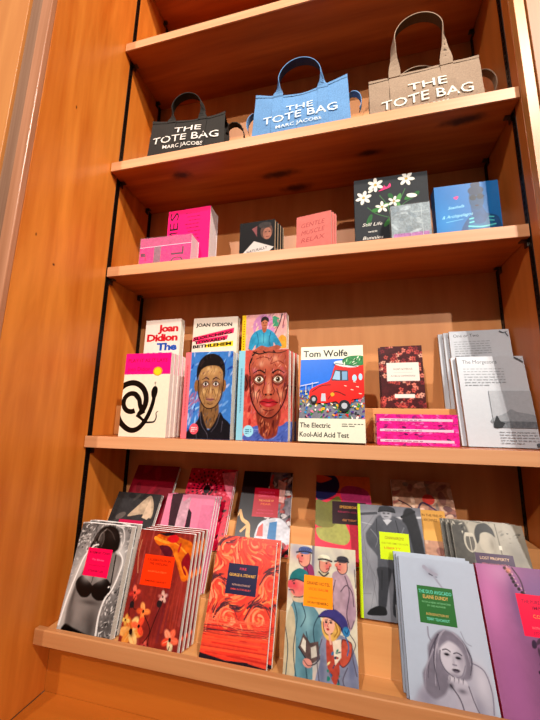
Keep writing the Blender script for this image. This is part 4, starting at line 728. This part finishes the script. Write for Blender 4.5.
def art_didion(A):
    A.rect(0, 0, 1, 1, 'ded2c8', .02)
    for t, u0, v, u1, c in (('Joan', .36, .855, .93, 'c41430'), ('Didion', .06, .745, .93, 'c41430'), ('The', .36, .635, .93, '1a5cae'), ('White', .1, .525, .93, '1a5cae'), ('Album', .06, .415, .93, '1a5cae')): A.text(t, u0, v, u1, .085, c, .045, spacing=.92)
def art_beth(A):
    A.rect(0, 0, 1, 1, 'ddd0c2', .02); A.text('JOAN DIDION', .06, .90, .88, .04, '1c1614', .04, tilt=-.01)
    A.poly([(.0, .725), (.02, .775), (.93, .87), (.92, .81), (.2, .745)], 'e8186c', sharp=True); A.poly([(.1, .69), (.12, .74), (.8, .79), (.78, .74)], 'e8186c'); A.poly([(.3, .65), (.3, .69), (.92, .72), (.92, .66)], 'f0d020')
    for t, u0, v, u1, tl in (('SLOUCHING', .02, .735, .88, .085), ('TOWARDS', .05, .692, .75, .06), ('BETHLEHEM', .02, .645, .88, .035)): A.text(t, u0, v, u1, .035, '1c1614', .05, tilt=tl)
def art_shirt(A):
    A.rect(0, 0, 1, 1, 'd8a8a4', .1); A.ell(.5, .86, .25, .14, 'c48cb4', .15, soft=.004); A.poly([(.68, .99), (.7, .86), (.8, .84), (.86, .94)], '4a9a7a', .1); A.dabs(50, ['b8848c', 'd8c0a0', 'e8c8c0', 'a0708a', 'e0b8b0'], (.1, .5, 1, 1), .05, 60, 40, .3, .1)
    A.curve([(.9, .99), (.84, .88), (.74, .78)], .03, '3c3a4a', .1, .012); A.curve([(.96, .97), (.92, .86)], .02, '8a3a4a'); A.poly([(.8, .70), (.9, .76), (1, .72), (1, .62), (.84, .62)], 'd8a040', .2)
    A.poly([(.16, .62), (.2, .74), (.28, .8), (.42, .83), (.6, .83), (.72, .79), (.82, .72), (.9, .64), (.8, .62), (.72, .68), (.7, .56), (.34, .56), (.32, .66), (.24, .6)], '3c94b4', .2, soft=.002)
    A.glow(.5, .72, .1, .05, '70c0d0', .7); 
    for q in ([(.34, .8), (.38, .7), (.34, .6)], [(.66, .8), (.62, .7), (.68, .6)], [(.5, .8), (.5, .68)]): A.curve(q, .014, '1c5474', 0, .006)
    A.poly([(.14, .63), (.26, .6), (.44, .65), (.6, .63), (.8, .65), (.88, .62), (.7, .57), (.3, .56)], 'a86450', .2); A.poly([(.46, .86), (.56, .86), (.55, .81), (.51, .79), (.47, .81)], 'a86448')
    A.ell(.51, .90, .075, .055, 'b87858', .1); A.poly([(.43, .91), (.44, .955), (.52, .975), (.6, .95), (.6, .91), (.52, .935)], '2c1c1c', .1)
    for x in (.485, .545): A.ell(x, .903, .013, .006, '241410')
    A.line([(.49, .872), (.54, .872)], .012, '8a3030')
    A.rect(0, 0, .09, 1, 'e8c420'); A.lines_of_text(.03, .06, .5, .95, 16, '8a7010')
def art_pinkbox(A):
    A.rect(0, 0, 1, 1, 'f01080', .03); A.text('S', .10, .82, .26, .12, '3a0a30', .0); A.text('O', .10, .98, .26, .0, '3a0a30')
    for i in range(11): A.lines_of_text(.42+.03*(i % 3), .96, .88-.055*i, .91-.055*i, 1, 'b00c60', .5)
def vert_letters(A, s, u0, u1, v0, v1, c):
    """letters turned a quarter, reading upwards"""
    n = len(s); dv = (v1-v0)/n
    for i, ch in enumerate(s):
        vs, fs = text_mesh(ch, 0.0); 
        if not vs: continue
        A.nxt(); mx = max(y for x, y in vs)
        narrow = .3 if ch == 'I' else .78
        A.mb.mesh([A.P(u1-(u1-u0)*y/mx, v0+dv*i+dv*narrow*x+dv*(1-narrow)/2) for x, y in vs], fs, lin(c), 0)
def art_big_pink(A):
    A.rect(0, 0, 1, 1, 'f01080', .03); vert_letters(A, 'OLIMES', .05, .25, .0, .98, '3a0a30')
    for i in range(11): A.lines_of_text(.42+.04*(i % 3), .96, .92-.06*i, .945-.06*i, 1, 'b00c60', .5)
def art_low_pink(A):
    A.rect(0, 0, 1, 1, 'ea1a86', .1); A.rect(0, 0, .3, .75, 'ee1888', .05); A.rect(.28, .0, .42, 1, '9a7080', .2); vert_letters(A, 'OLI', .62, .86, -.08, .98, '6a2a50'); A.rect(0, .68, 1, 1, 'c85488', .15); A.line([(0, .66), (1, .7)], .01, 'f0d0e0'); vert_letters(A, 'J', .02, .1, .1, .5, '7a2050')
def art_diamond(A):
    A.rect(0, 0, 1, 1, '1d1a1c', .08); A.rect(0, 0, 1, .02, '1d1a1c')
    A.poly([(.0, .12), (.42, .50), (.98, .30), (.56, .0), (.3, .04)], 'cfc9c4', sharp=True); A.text('NATURALLY', .22, .2, .8, .07, '3a3634', .01, tilt=.14)
    A.ell(.77, .72, .17, .2, '6e5248', .25); A.ell(.79, .66, .12, .15, 'a87866', .2); A.ell(.72, .88, .18, .08, '4a4240', .3); A.poly([(.35, .82), (.5, .88), (.5, .6), (.44, .7)], '8f5a5c', .2)
    for x in (.75, .85): A.ell(x, .7, .025, .012, '2a1814')
    A.line([(.76, .58), (.84, .58)], .02, '7a3a34')
def art_zine(A):
    A.rect(0, 0, 1, 1, 'd08078', .06)
    for i, v in enumerate((.7, .52, .34)): A.text(('GENTLE', 'MUSCLE', 'RELAX')[i], .14, v, .82, .11, 'b05a58', -.0, shear=.2, tilt=.05)
def art_still(A):
    A.rect(0, 0, 1, 1, '3d4146', .06)
    def flower(x, y, r_, n=6, c='e4e2da', rot=0):
        for k in range(n): a = rot+k*360/n; A.ell(x+r_*.6*math.cos(R(a)), y+r_*.6*math.sin(R(a))*A.w/A.h, r_*.45, r_*.22*A.w/A.h*1.1, c, .04, a, 10)
        A.ell(x, y, r_*.15, r_*.15*A.w/A.h, 'c8b050')
    g = '4c8a4e'
    for p in ([(.18, .6), (.3, .5), (.5, .42)], [(.7, .8), (.6, .6), (.52, .42)], [(.35, .75), (.45, .6), (.5, .42)], [(.8, .66), (.65, .58), (.52, .42)], [(.52, .45), (.5, .3), (.46, .0)]): A.curve(p, .012, '56805a')
    for x, y, a, l in ((.2, .42, 70, .1), (.42, .60, 10, .1), (.60, .66, 70, .1), (.6, .56, 100, .09), (.46, .38, 50, .1), (.75, .68, 30, .08), (.83, .7, 40, .07), (.3, .55, 10, .07), (.5, .72, 120, .05)): A.ell(x, y, l, .028, A.r.choice([g, '3c7448', '66a060']), .1, a, 12)
    flower(.13, .74, .11, 6, rot=15); flower(.30, .90, .11, 6, rot=30); flower(.72, .93, .11, 6, rot=50); flower(.38, .58, .09, 5, rot=20); flower(.54, .64, .08, 5)
    A.ell(.78, .69, .07, .03, 'e4e2da', .05, -10); A.ell(.23, .82, .04, .02, 'd8d6ce', .05, 30)
    A.poly([(.34, .8), (.5, .84), (.5, .9), (.46, .85), (.42, .86), (.38, .83)], 'e0508a', .1); A.poly([(.4, .84), (.42, .88), (.44, .84)], 'e0508a')
    A.text('Still Life', .10, .34, .37, .045, 'e8e6e0', -.0, shear=.3); A.text('with', .18, .25, .30, .03, 'e8e6e0', 0, shear=.3); A.text('Bunnies', .10, .16, .38, .045, 'e8e6e0', 0, shear=.3)
def art_blue(A):
    A.rect(0, 0, 1, 1, '1080c0', .04); A.glow(.15, .4, .2, .3, '2a9ad6', .6)
    A.poly([(.36, 0), (.4, .25), (.5, .4), (.56, .46), (.56, .62), (.72, .6), (.78, .46), (.95, .38), (1, .1), (1, 0)], '0f5f94', .15)
    A.ell(.65, .72, .115, .2, '1a5a84', .1); A.ell(.65, .86, .12, .08, '0f3f66', .15); A.poly([(.58, .98), (.62, 1), (.72, 1), (.7, .9), (.6, .9)], '0f3f66', .1)
    A.ell(.6, .74, .05, .05, '123048'); A.ell(.71, .75, .05, .05, '123048'); A.line([(.55, .74), (.77, .75)], .015, '0c2838'); A.ell(.65, .6, .03, .014, '3a2a4a')
    A.poly([(.5, .0), (.5, .3), (.56, .44), (.6, .3), (.74, .3), (.82, .44), (.86, .3), (.92, .0)], '0f7aa8', .05)
    for v in (.05, .12, .19, .26): A.curve([(.5, v), (.7, v-.025), (.9, v)], .022, '7ae0e0')
    for v in (.32, .38): A.line([(.52, v), (.58, v+.01)], .02, '7ae0e0'); A.line([(.82, v+.01), (.88, v)], .02, '7ae0e0')
    A.text('Seashells', .2, .58, .46, .05, 'a8e8f8', 0, shear=.4, tilt=.06); A.text('& Archipelagos', .1, .42, .58, .055, 'a8e8f8', 0, shear=.4, tilt=.06); A.line([(.16, .36), (.42, .39)], .008, '8ad8f0')
    A.poly([(.3, .78), (.36, .8), (.38, .78), (.35, .74), (.32, .75)], 'e04a98')
# ---- front row on the display
G1 = 'classics with a square title panel on the display rack'
NW, NH = .127, .203
K = dict(anchor=True)
def nb(label, art, x, y, z, yaw, lean, rest, t, seed, spine='e8e8e8', hh=NH, **k): return book(label, 'book', G1, NW, hh, t, art, (x, y, z), yaw, lean, spine=spine, seed=seed, rest=rest, anchor=True, paper='e2dcd6', **k)
b = nb('paperback with grey photo of a torso in a black bra and pink panel', art_bra, .036, -.070, .606, .5, 12.5, .592, .017, 1)
copies(b, ['second copy hidden behind the grey bra-photo paperback, only its pale edge showing'], dx=.003)
b = nb('front red-brown paperback with orange petals and an orange title panel', art_orange, .184, -.071, .606, .4, 14.3, .592, .0105, 2)
copies(b, ['second copy in the stack of red-brown orange-petal paperbacks', 'third copy in the stack of red-brown orange-petal paperbacks', 'rearmost copy in the stack of red-brown orange-petal paperbacks'], dx=.004)
b = nb('front paperback painted with fiery red waves and a navy title panel', art_waves, .3555, -.071, .606, .9, 24.5, .592, .011, 3)
copies(b, ['rear copy behind the fiery red wave paperback'], dx=.007)
nb('cream paperback with cartoon men in hats and a yellow-orange panel', art_gh, .513, -.074, .606, .1, 21, .592, .016, 4)
b = nb('front pale blue-white paperback with a woman resting her chin and a green panel', art_dud, .718, -.071, .606, -.6, 22.5, .592, .010, 5, spine='1c1c1e')
copies(b, ['second copy behind the pale paperback with the green panel', 'third copy behind the pale paperback with the green panel'], dx=-.0035)
nb('mauve paperback with dark beads and a hot pink panel at the right end', art_col, .8485, -.073, .606, .5, 21, .592, .016, 6, spine='c01050')
# second row
nb('dark grey paperback with a pink panel behind the bra-photo book', art_grey, .034, -.006, .665, 0, 29, .665, .0105, 7, hh=.192)
b = nb('front pink paperback with a black figure and black panel', art_pink, .189, -.007, .665, 0, 23.6, .665, .0052, 8, hh=.196)
copies(b, ['second copy of the pink paperback with black figure', 'rear copy of the pink paperback with black figure'], dx=.004)
nb('grey photo paperback of a man in a cap with a yellow-green panel', art_onw, .647, -.004, .665, 0, 21.5, .665, .016, 9, spine='b8d010', hh=.199)
b = nb('front black-and-white paperback of a young man with a purple panel', art_lost, .829, -.006, .665, 0, 23.5, .665, .0052, 10, spine='2a2626', hh=.186)
copies(b, ['second copy behind the young man photo paperback', 'rear copy behind the young man photo paperback'], dx=-.008)
# third row
nb('dark maroon paperback in the back row at the left end', art_maroon, .050, .0455, .7325, 2, 31.5, .7325, .0085, 11, hh=.191)
b = nb('paperback with a red and black lace pattern in the back row', art_red, .216, .0455, .7325, 2, 31, .7325, .006, 12, hh=.191)
copies(b, ['rear copy of the red and black lace pattern paperback'], dx=.002)
nb('dark paperback with a crimson panel and a pale twisted branch', art_dark, .370, .0455, .7325, 4, 31.5, .7325, .0085, 13, hh=.191)
nb('paperback of bright blobs in navy, olive, orange and red', art_multi, .555, .0455, .7325, 2.5, 31.5, .7325, .0085, 14, hh=.191)
nb('faded peach paperback with a tan panel in the back row', art_peach, .724, .0455, .7325, -1, 31.5, .7325, .0085, 15, hh=.191)
# ---- book shelf
Z4 = .986
def tb(label, art, w, h, t, loc, yaw, lean, rest=Z4, group='face-out books on the book shelf', **k): return book(label, 'book', group, w, h, t, art, loc, yaw, lean, rest=rest, **k)
b = tb('front white paperback with a black coiled snake and hot pink top', art_snake, .128, .206, .0175, (.083, .0, 0), 0, .6, seed=20, spine='f0f0f0', paper='e8e2dc', ras=False)
copies(b, ['second copy behind the coiled snake paperback', 'third copy behind the coiled snake paperback', 'rearmost copy behind the coiled snake paperback'], dx=.001)
b = tb('front paperback with a painted young man in black on blue', art_blueface, .123, .205, .025, (.249, .002, 0), -.5, .6, seed=21, spine='f0808a', paper='dcd8d4')
copies(b, ['second copy behind the painted young man on blue', 'rear copy behind the painted young man on blue'], dx=.001)
b = tb('front paperback filled with one large painted red-brown face', art_face, .120, .206, .0235, (.384, .007, 0), -1.5, .8, seed=22, spine='a0d0e0', paper='dcdcd8')
copies(b, ['second copy behind the large painted red-brown face', 'rear copy behind the large painted red-brown face'], dx=.0045)
tb('white and blue paperback with a cartoon red car among flowers', art_wolfe, .137, .212, .022, (.529, -.008, 0), -1.8, 8.6, seed=23, spine='e8e6d8', ras=False)
tb('cream book with red author name and blue title in the back row', art_didion, .113, .243, .02, (.071, .086, 0), -2, 1, rest=STZ, seed=24, rc=('tr',), rcr=.012, ras=False)
tb('cream book with black crooked letters on pink and yellow stripes', art_beth, .129, .243, .018, (.218, .0865, 0), .5, 2, rest=STZ, seed=25)
tb('paperback with a painted man in a blue shirt, yellow spine strip', art_shirt, .121, .242, .024, (.362, .088, 0), -2, .5, rest=STZ, seed=26, spine='e8c420')
b = tb('front brown and coral floral pocket notebook with white title label', art_floral, .093, .148, .010, (.709, .0865, 0), -3, 7.5, rest=STZ, seed=27, spine='5a1a1c', rc=('br', 'tr'), rcr=.008, base='4a1a1c', group='floral notebooks')
copies(b, ['rear copy behind the brown floral pocket notebook'], dx=-.004)
b = tb('front pale grey book with a landscape photograph in its lower corner', art_morg, .130, .191, .009, (.867, .040, 0), 3, 8.7, seed=28, spine='b89878', paper='d8c8b4', group='pale grey text-cover books', ras=False)
copies(b, ['second copy behind the grey book with landscape photograph'], dx=-.008, gap=.0018)
b = tb('front pale grey book with a text block and small corner crest', art_one, .124, .186, .009, (.870, .104, 0), -3, 8.3, rest=STZ, seed=29, spine='b89878', paper='d8c8b4', group='pale grey text-cover books', ras=False)
copies(b, ['second copy behind the pale grey text-block book', 'third copy behind the pale grey text-block book'], dx=-.010, gap=.0022)
# pink notebooks lying flat, spines out
def flat_note(x, y, z, label, yaw=0):
    root = empty('notebook', (x, y, z), (0, 0, R(yaw))); tag(root, label, 'notebook', 'pink patterned notebooks lying in two piles')
    w, d, t = .157, .105-.055, .0208
    mb = MB(); mb.box(0, w, 0, d, 0, .0012, lin('d83090'), .2); mb.box(0, w, 0, d, t-.0012, t, lin('d83090'), .2); mb.box(0, w, 0, .0012, .0012, t-.0012, lin('e0359a'), .25)
    A = Art(w, t, mb, rng=int(z*1e4), off=.00004); A.rect(0, 0, 1, 1, 'e5369c', .3)
    for i in range(26): A.ell(A.r.uniform(0, 1), A.r.uniform(0, 1), .03, .1, A.r.choice(['a03a8a', 'c23a94', 'f07ac0', 'ee58b0', '7a2a70', 'ef4aa6']), .2, A.r.uniform(-40, 40), 7)
    A.rect(.04, .32, .94, .56, 'eacfe0'); A.lines_of_text(.1, .88, .38, .48, 1, 'b080a0', .8)
    mb.build('cover', M_print, root)
    pm = MB(); pm.box(.0014, w-.001, .0013, d-.001, .0013, t-.0013, lin('f0c0d8'), .05); pm.build('pages', M_paper, root)
for i, nm in enumerate(('bottom', 'middle', 'top')):
    flat_note(.690, .022, Z4+.0004+.0212*i, nm+' pink patterned notebook in the pile in front of the floral notebook', 1.5)
# ---- small items shelf
Z3 = 1.434
def sb(label, art, w, h, t, loc, yaw, lean, cat='book', group=None, **k): return book(label, cat, group, w, h, t, art, loc, yaw, lean, rest=Z3, **k)
sb('tall hot pink box set with large dark letters', art_big_pink, .133, .190, .05, (.136, .057, 0), -1, .0, cat='box', seed=40, spine='e01078', paper='d8c8d0', ras=False, mat=M_matte)
r = sb('low pink box in clear wrap in front of the tall pink box', art_low_pink, .150, .0795, .044, (.090, .006, 0), 1.5, .0, cat='box', seed=41, spine='d04a90', paper='d8b8c8', ras=False, mat=M_matte)
m = MB(); m.box(-.0012, .1512, -.0014, .0452, .0006, .0807); m.build('clear_wrap', M_wrap, r)
b = sb('front small black book with a white diamond and a portrait', art_diamond, .096, .111, .012, (.363, .040, 0), -2, .0, seed=42, spine='1a1618', base='1d1a1c', paper='b09878', group='small black books with white diamond', mat=M_matte)
copies(b, ['second copy behind the small black diamond book', 'third copy behind the small black diamond book', 'rearmost copy behind the small black diamond book'], dx=.004)
b = sb('front salmon pink booklet with outlined letters', art_zine, .090, .115, .008, (.513, .046, 0), -9, 2, seed=43, spine='d88078', base='d08078', paper='d8b0a8', group='salmon pink booklets', mat=M_matte)
copies(b, ['second copy behind the salmon pink booklet', 'rear copy behind the salmon pink booklet'], dx=.004)
sb('large charcoal box printed with white flowers and green leaves', art_still, .171, .196, .05, (.659, .048, 0), .2, .0, cat='box', seed=44, spine='34383c', base='34383c', rc=('tl', 'tr'), rcr=.012, paper='34383c', hard=True, ras=False, mat=M_matte)
def art_clear(A):
    A.rect(0, 0, 1, 1, '9aa6ac', .25); A.rect(.05, .08, .95, .2, 'b07ab0', .3); A.line([(.1, .75), (.95, .78)], .01, 'c8d4d8'); A.line([(.5, .05), (.52, .95)], .008, 'b8c4c8'); A.line([(.8, .1), (.78, .95)], .008, 'c8d4d8'); A.dabs(12, ['8a98a0', 'b8c4ca'], (0, .2, 1, 1), .12, 0, 60, .5, .2)
r = sb('small grey box in clear wrap leaning on the flowered box', art_clear, .083, .088, .024, (.738, .012, 0), -1, .0, cat='box', seed=45, spine='8a969c', base='9aa6ac', paper='8a969c')
m = MB(); m.box(-.001, .084, -.0014, .025, .0005, .0892); m.build('clear_wrap', M_wrap, r)
sb('bright blue book with a woman in sunglasses and striped top', art_blue, .134, .146, .03, (.841, .046, 0), .4, .0, seed=46, spine='0a6aa0', base='1488c8', paper='c8d0d4')
# ------------------------------------------------------------------ tote bags
def fabric(name, c, bump=.5):
    m, nt, b_ = new_mat(name); N = nt.nodes.new; L = nt.links.new
    at = N('ShaderNodeAttribute'); at.attribute_name = 'ink'; tc = N('ShaderNodeTexCoord'); n = N('ShaderNodeTexNoise'); n.inputs['Scale'].default_value = 420; n.inputs['Detail'].default_value = 2; L(tc.outputs['Object'], n.inputs['Vector'])
    mr = N('ShaderNodeMapRange'); mr.inputs[1].default_value = .3; mr.inputs[2].default_value = .7; mr.inputs[3].default_value = .82; mr.inputs[4].default_value = 1.15; L(n.outputs['Fac'], mr.inputs[0])
    vm = N('ShaderNodeVectorMath'); vm.operation = 'SCALE'; L(at.outputs['Color'], vm.inputs[0]); L(mr.outputs[0], vm.inputs['Scale']); L(vm.outputs[0], b_.inputs['Base Color'])
    bp = N('ShaderNodeBump'); bp.inputs['Strength'].default_value = bump; bp.inputs['Distance'].default_value = .0006; L(n.outputs['Fac'], bp.inputs['Height']); L(bp.outputs[0], b_.inputs['Normal'])
    b_.inputs['Roughness'].default_value = .85; b_.inputs['Specular IOR Level'].default_value = .2; return m
M_canvas = fabric('canvas', None)
def tote(label, c, dark, letter, w, h, d, loc, yaw, lean, top, handle_h, hu, words, flare=.0, hw=.02, rear_h=.0, seed=3, loop=1., both=False):
    """top(u) = height of the rim as a fraction of h; hu = (u of the two handle roots)"""
    rg = random.Random(seed); root = empty('tote_bag', loc, (-R(lean), 0, R(yaw))); tag(root, label, 'tote bag', 'canvas tote bags on the upper shelf')
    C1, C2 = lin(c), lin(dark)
    def front(u, v):
        uu = u-.5; bul = .010*(1-(2*uu)**2)*math.sin(math.pi*min(1, max(0, v)))
        wr = .0015*math.sin(u*17+v*5)*math.sin(v*9+1)
        x = w*(.5+uu*(1+flare*(1-v)-.0*v)); z = h*v*(1+(top(u)-1)*v)
        return Vector((x, .012*v-bul-wr, z))
    def rear(u, v): p = front(u, v); return Vector((p.x, d-.016*v+.008*(1-(2*u-1)**2)*math.sin(math.pi*v), p.z))
    nu, nv = 24, 12
    mb = MB(); g1 = [front(i/nu, j/nv) for j in range(nv+1) for i in range(nu+1)]; g2 = [rear(i/nu, j/nv) for j in range(nv+1) for i in range(nu+1)]
    fq = [(j*(nu+1)+i, j*(nu+1)+i+1, (j+1)*(nu+1)+i+1, (j+1)*(nu+1)+i) for j in range(nv) for i in range(nu)]
    mb.mesh(g1, fq, C1, 0, True); mb.mesh(g2, [f[::-1] for f in fq], C1, 0, True)
    # gussets folded inwards, base, zip panel just below the rim
    for u, s in ((0, 1), (1, -1)):
        col = []
        for j in range(nv+1):
            a, b_ = front(u, j/nv), rear(u, j/nv); mid = (a+b_)/2+Vector((s*.016*(j/nv)**1.2, 0, 0)); col.append((a, mid, b_))
        vs = [p for t in col for p in t]; fs = []
        for j in range(nv):
            for k in (0, 1): q = (3*j+k, 3*j+3+k, 3*j+4+k, 3*j+1+k); fs.append(q if s > 0 else q[::-1])
        mb.mesh(vs, fs, C1, 0, False)
    mb.face([front(0, 0), rear(0, 0), rear(1, 0), front(1, 0)], C1)
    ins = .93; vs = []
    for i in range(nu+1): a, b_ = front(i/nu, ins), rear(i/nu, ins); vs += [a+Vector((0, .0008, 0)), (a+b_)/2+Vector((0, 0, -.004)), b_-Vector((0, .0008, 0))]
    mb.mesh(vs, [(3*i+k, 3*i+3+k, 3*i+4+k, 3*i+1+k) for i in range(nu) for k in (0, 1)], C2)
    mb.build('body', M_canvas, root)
    # hem
    hm = MB()
    for F, sg in ((front, -1), (rear, 1)):
        vs = []
        for i in range(nu+1):
            p = F(i/nu, 1); q = F(i/nu, .955)
            vs += [p+Vector((0, sg*.0012, .0008)), q+Vector((0, sg*.0012, 0)), p+Vector((0, -sg*.001, .0008)), ]
        hm.mesh(vs, [(3*i, 3*i+3, 3*i+4, 3*i+1) for i in range(nu)]+[(3*i, 3*i+2, 3*i+5, 3*i+3) for i in range(nu)], tuple(x*.93 for x in C1))
    hm.build('hem', M_canvas, root)
    # handles
    def handle(F, sg, hh, fold):
        us, ue = hu; n = 30; pts = []
        pa, pb = F(us, .93), F(ue, .93)
        # rises from the bag bottom as a sewn strip
        path = []
        for v in (.02, .3, .6, .95): p = F(us, v); path.append((p+Vector((0, sg*.0010, 0)), 0.))
        cx = (pa.x+pb.x)/2; rx = (pb.x-pa.x)/2; zt = max(pa.z, pb.z)
        for i in range(n+1):
            a = math.pi*(1-i/n); ca, sa = math.cos(a), math.sin(a)
            st = max(0., hh-rx*1.02); z0 = pa.z+(pb.z-pa.z)*(1-ca)/2; q_ = i/n
            if q_ < .2: x = cx-rx; z = z0+.004+st*q_/.2; rel = q_/.2*.5
            elif q_ > .8: x = cx+rx; z = z0+.004+st*(1-q_)/.2; rel = (1-q_)/.2*.5
            else: a2 = math.pi*(1-(q_-.2)/.6); x = cx+rx*math.cos(a2); z = z0+.004+st+min(hh, rx*1.02)*math.sin(a2); rel = .5+.5*math.sin(a2)
            z0 = 0; y = pa.y+sg*.002+fold*rel; tw = min(1, max(0, (rel-.12)/.4)); path.append((Vector((x, y, z)), tw))
        for v in (.95, .6, .3, .02): p = F(ue, v); path.append((p+Vector((0, sg*.0010, 0)), 0.))
        hb = MB(); rings = []
        for k, (p, tw) in enumerate(path):
            a = path[max(0, k-1)][0]; b_ = path[min(len(path)-1, k+1)][0]; t = (b_-a).normalized()
            wide_flat = t.cross(Vector((0, 1, 0))).normalized(); ang = tw*R(78)
            wd = (wide_flat*math.cos(ang)+Vector((0, 1, 0))*math.sin(ang)).normalized(); nrm = t.cross(wd).normalized()
            ww = hw/2*(1-.42*math.sin(math.pi*min(1, tw*1.0))*(1 if tw < 1 else 0)) if tw < 1 else hw/2*.95; th = .0009
            rings.append([p+wd*ww+nrm*th, p-wd*ww+nrm*th, p-wd*ww-nrm*th, p+wd*ww-nrm*th])
        vs = [q for r_ in rings for q in r_]; fs = []; fin = []
        for k in range(len(rings)-1):
            for j in range(4): (fin if j == 2 else fs).append((4*k+j, 4*k+(j+1) % 4, 4*k+4+(j+1) % 4, 4*k+4+j))
        hb.mesh(vs, fin, C2)
        hb.mesh(vs, fs+[(3, 2, 1, 0), (len(vs)-4, len(vs)-3, len(vs)-2, len(vs)-1)], C1)
        hb.build('handle', M_canvas, root)
    handle(front, -1, handle_h, -.004); handle(rear, 1, rear_h or handle_h*.45, .0)
    # lettering printed on the canvas
    lm = MB(); A = Art(w, h, lm, off=.0026, surf=lambda u, v: tuple(front(u, v)))
    for (t, u0, v, u1, hg, tl) in words: A.text(t, u0, v, u1, hg, letter, .004, tilt=tl)
    lm.build('lettering', M_matte, root)
    # side loops for the shoulder strap
    for u, s in ((1, 1), (0, -1)) if both else ((1, 1),):
        sb_ = MB(); p = front(u, .78); path = [(.012-.014*math.cos(a_/12*math.pi*1.25), .016*math.sin(a_/12*math.pi*1.25)-.0018*a_*(a_/12)) for a_ in range(13)]
        q = [Vector((p.x+s*(a*loop+.001), p.y+d*.5, p.z+b_*loop)) for a, b_ in path]; vs = []
        for v_ in q: vs += [v_+Vector((0, -.009, 0)), v_+Vector((0, .009, 0))]
        nq = len(vs); vs += [Vector(v_)+Vector((s*.0016, 0, .0016)) for v_ in vs]
        fs = [(2*i, 2*i+1, 2*i+3, 2*i+2) for i in range(len(q)-1)]+[(nq+2*i, nq+2*i+2, nq+2*i+3, nq+2*i+1) for i in range(len(q)-1)]
        fs += [(2*i, 2*i+2, nq+2*i+2, nq+2*i) for i in range(len(q)-1)]+[(2*i+1, nq+2*i+1, nq+2*i+3, 2*i+3) for i in range(len(q)-1)]
        sb_.mesh(vs, fs, C1); sb_.build('side_loop', M_canvas, root)
    return root
Z2 = 1.7357
tote('small black canvas tote bag with white lettering, leftmost of the three', '2c2926', '0f0d0c', 'e4dfd8', .226, .178, .07, (.078, .012, Z2), 5, 1, lambda u: 1.0-.05*math.sin(math.pi*u)+.04*max(0, u-.8)/.2,
     .085, (.28, .70), [('THE', .34, .68, .70, .13, .02), ('TOTE BAG', .06, .47, .93, .15, .03), ('MARC JACOBS', .22, .35, .74, .075, .02)], flare=.04, rear_h=.04, hw=.026, loop=1.9)
tote('sky blue canvas tote bag with pale lettering, middle of the three', '5f8ab8', '26304e', 'dfe8ea', .247, .178, .075, (.403, .004, Z2), 0, 1, lambda u: 1.02-.15*math.sin(math.pi*u)**1.2+.04*u,
     .095, (.26, .74), [('THE', .36, .55, .64, .12, .02), ('TOTE BAG', .12, .36, .88, .14, .05), ('MARC JACOBS', .26, .25, .72, .055, .05)], flare=.06, rear_h=.035, hw=.027, loop=1.2, both=True)
tote('taupe canvas tote bag with a tall handle, rightmost of the three', '98826e', '54453a', 'e0e6dc', .250, .156, .075, (.702, .012, Z2), -2.5, 1, lambda u: 1.0,
     .160, (.25, .72), [('THE', .36, .53, .70, .16, .0), ('TOTE BAG', .11, .29, .91, .17, .01), ('MARC JACOBS', .3, .16, .7, .07, .0)], flare=.0, rear_h=.07, hw=.028, loop=1.5)
for o in list(bpy.data.objects):
    for k in ('_t', '_l'):
        if k in o: del o[k]
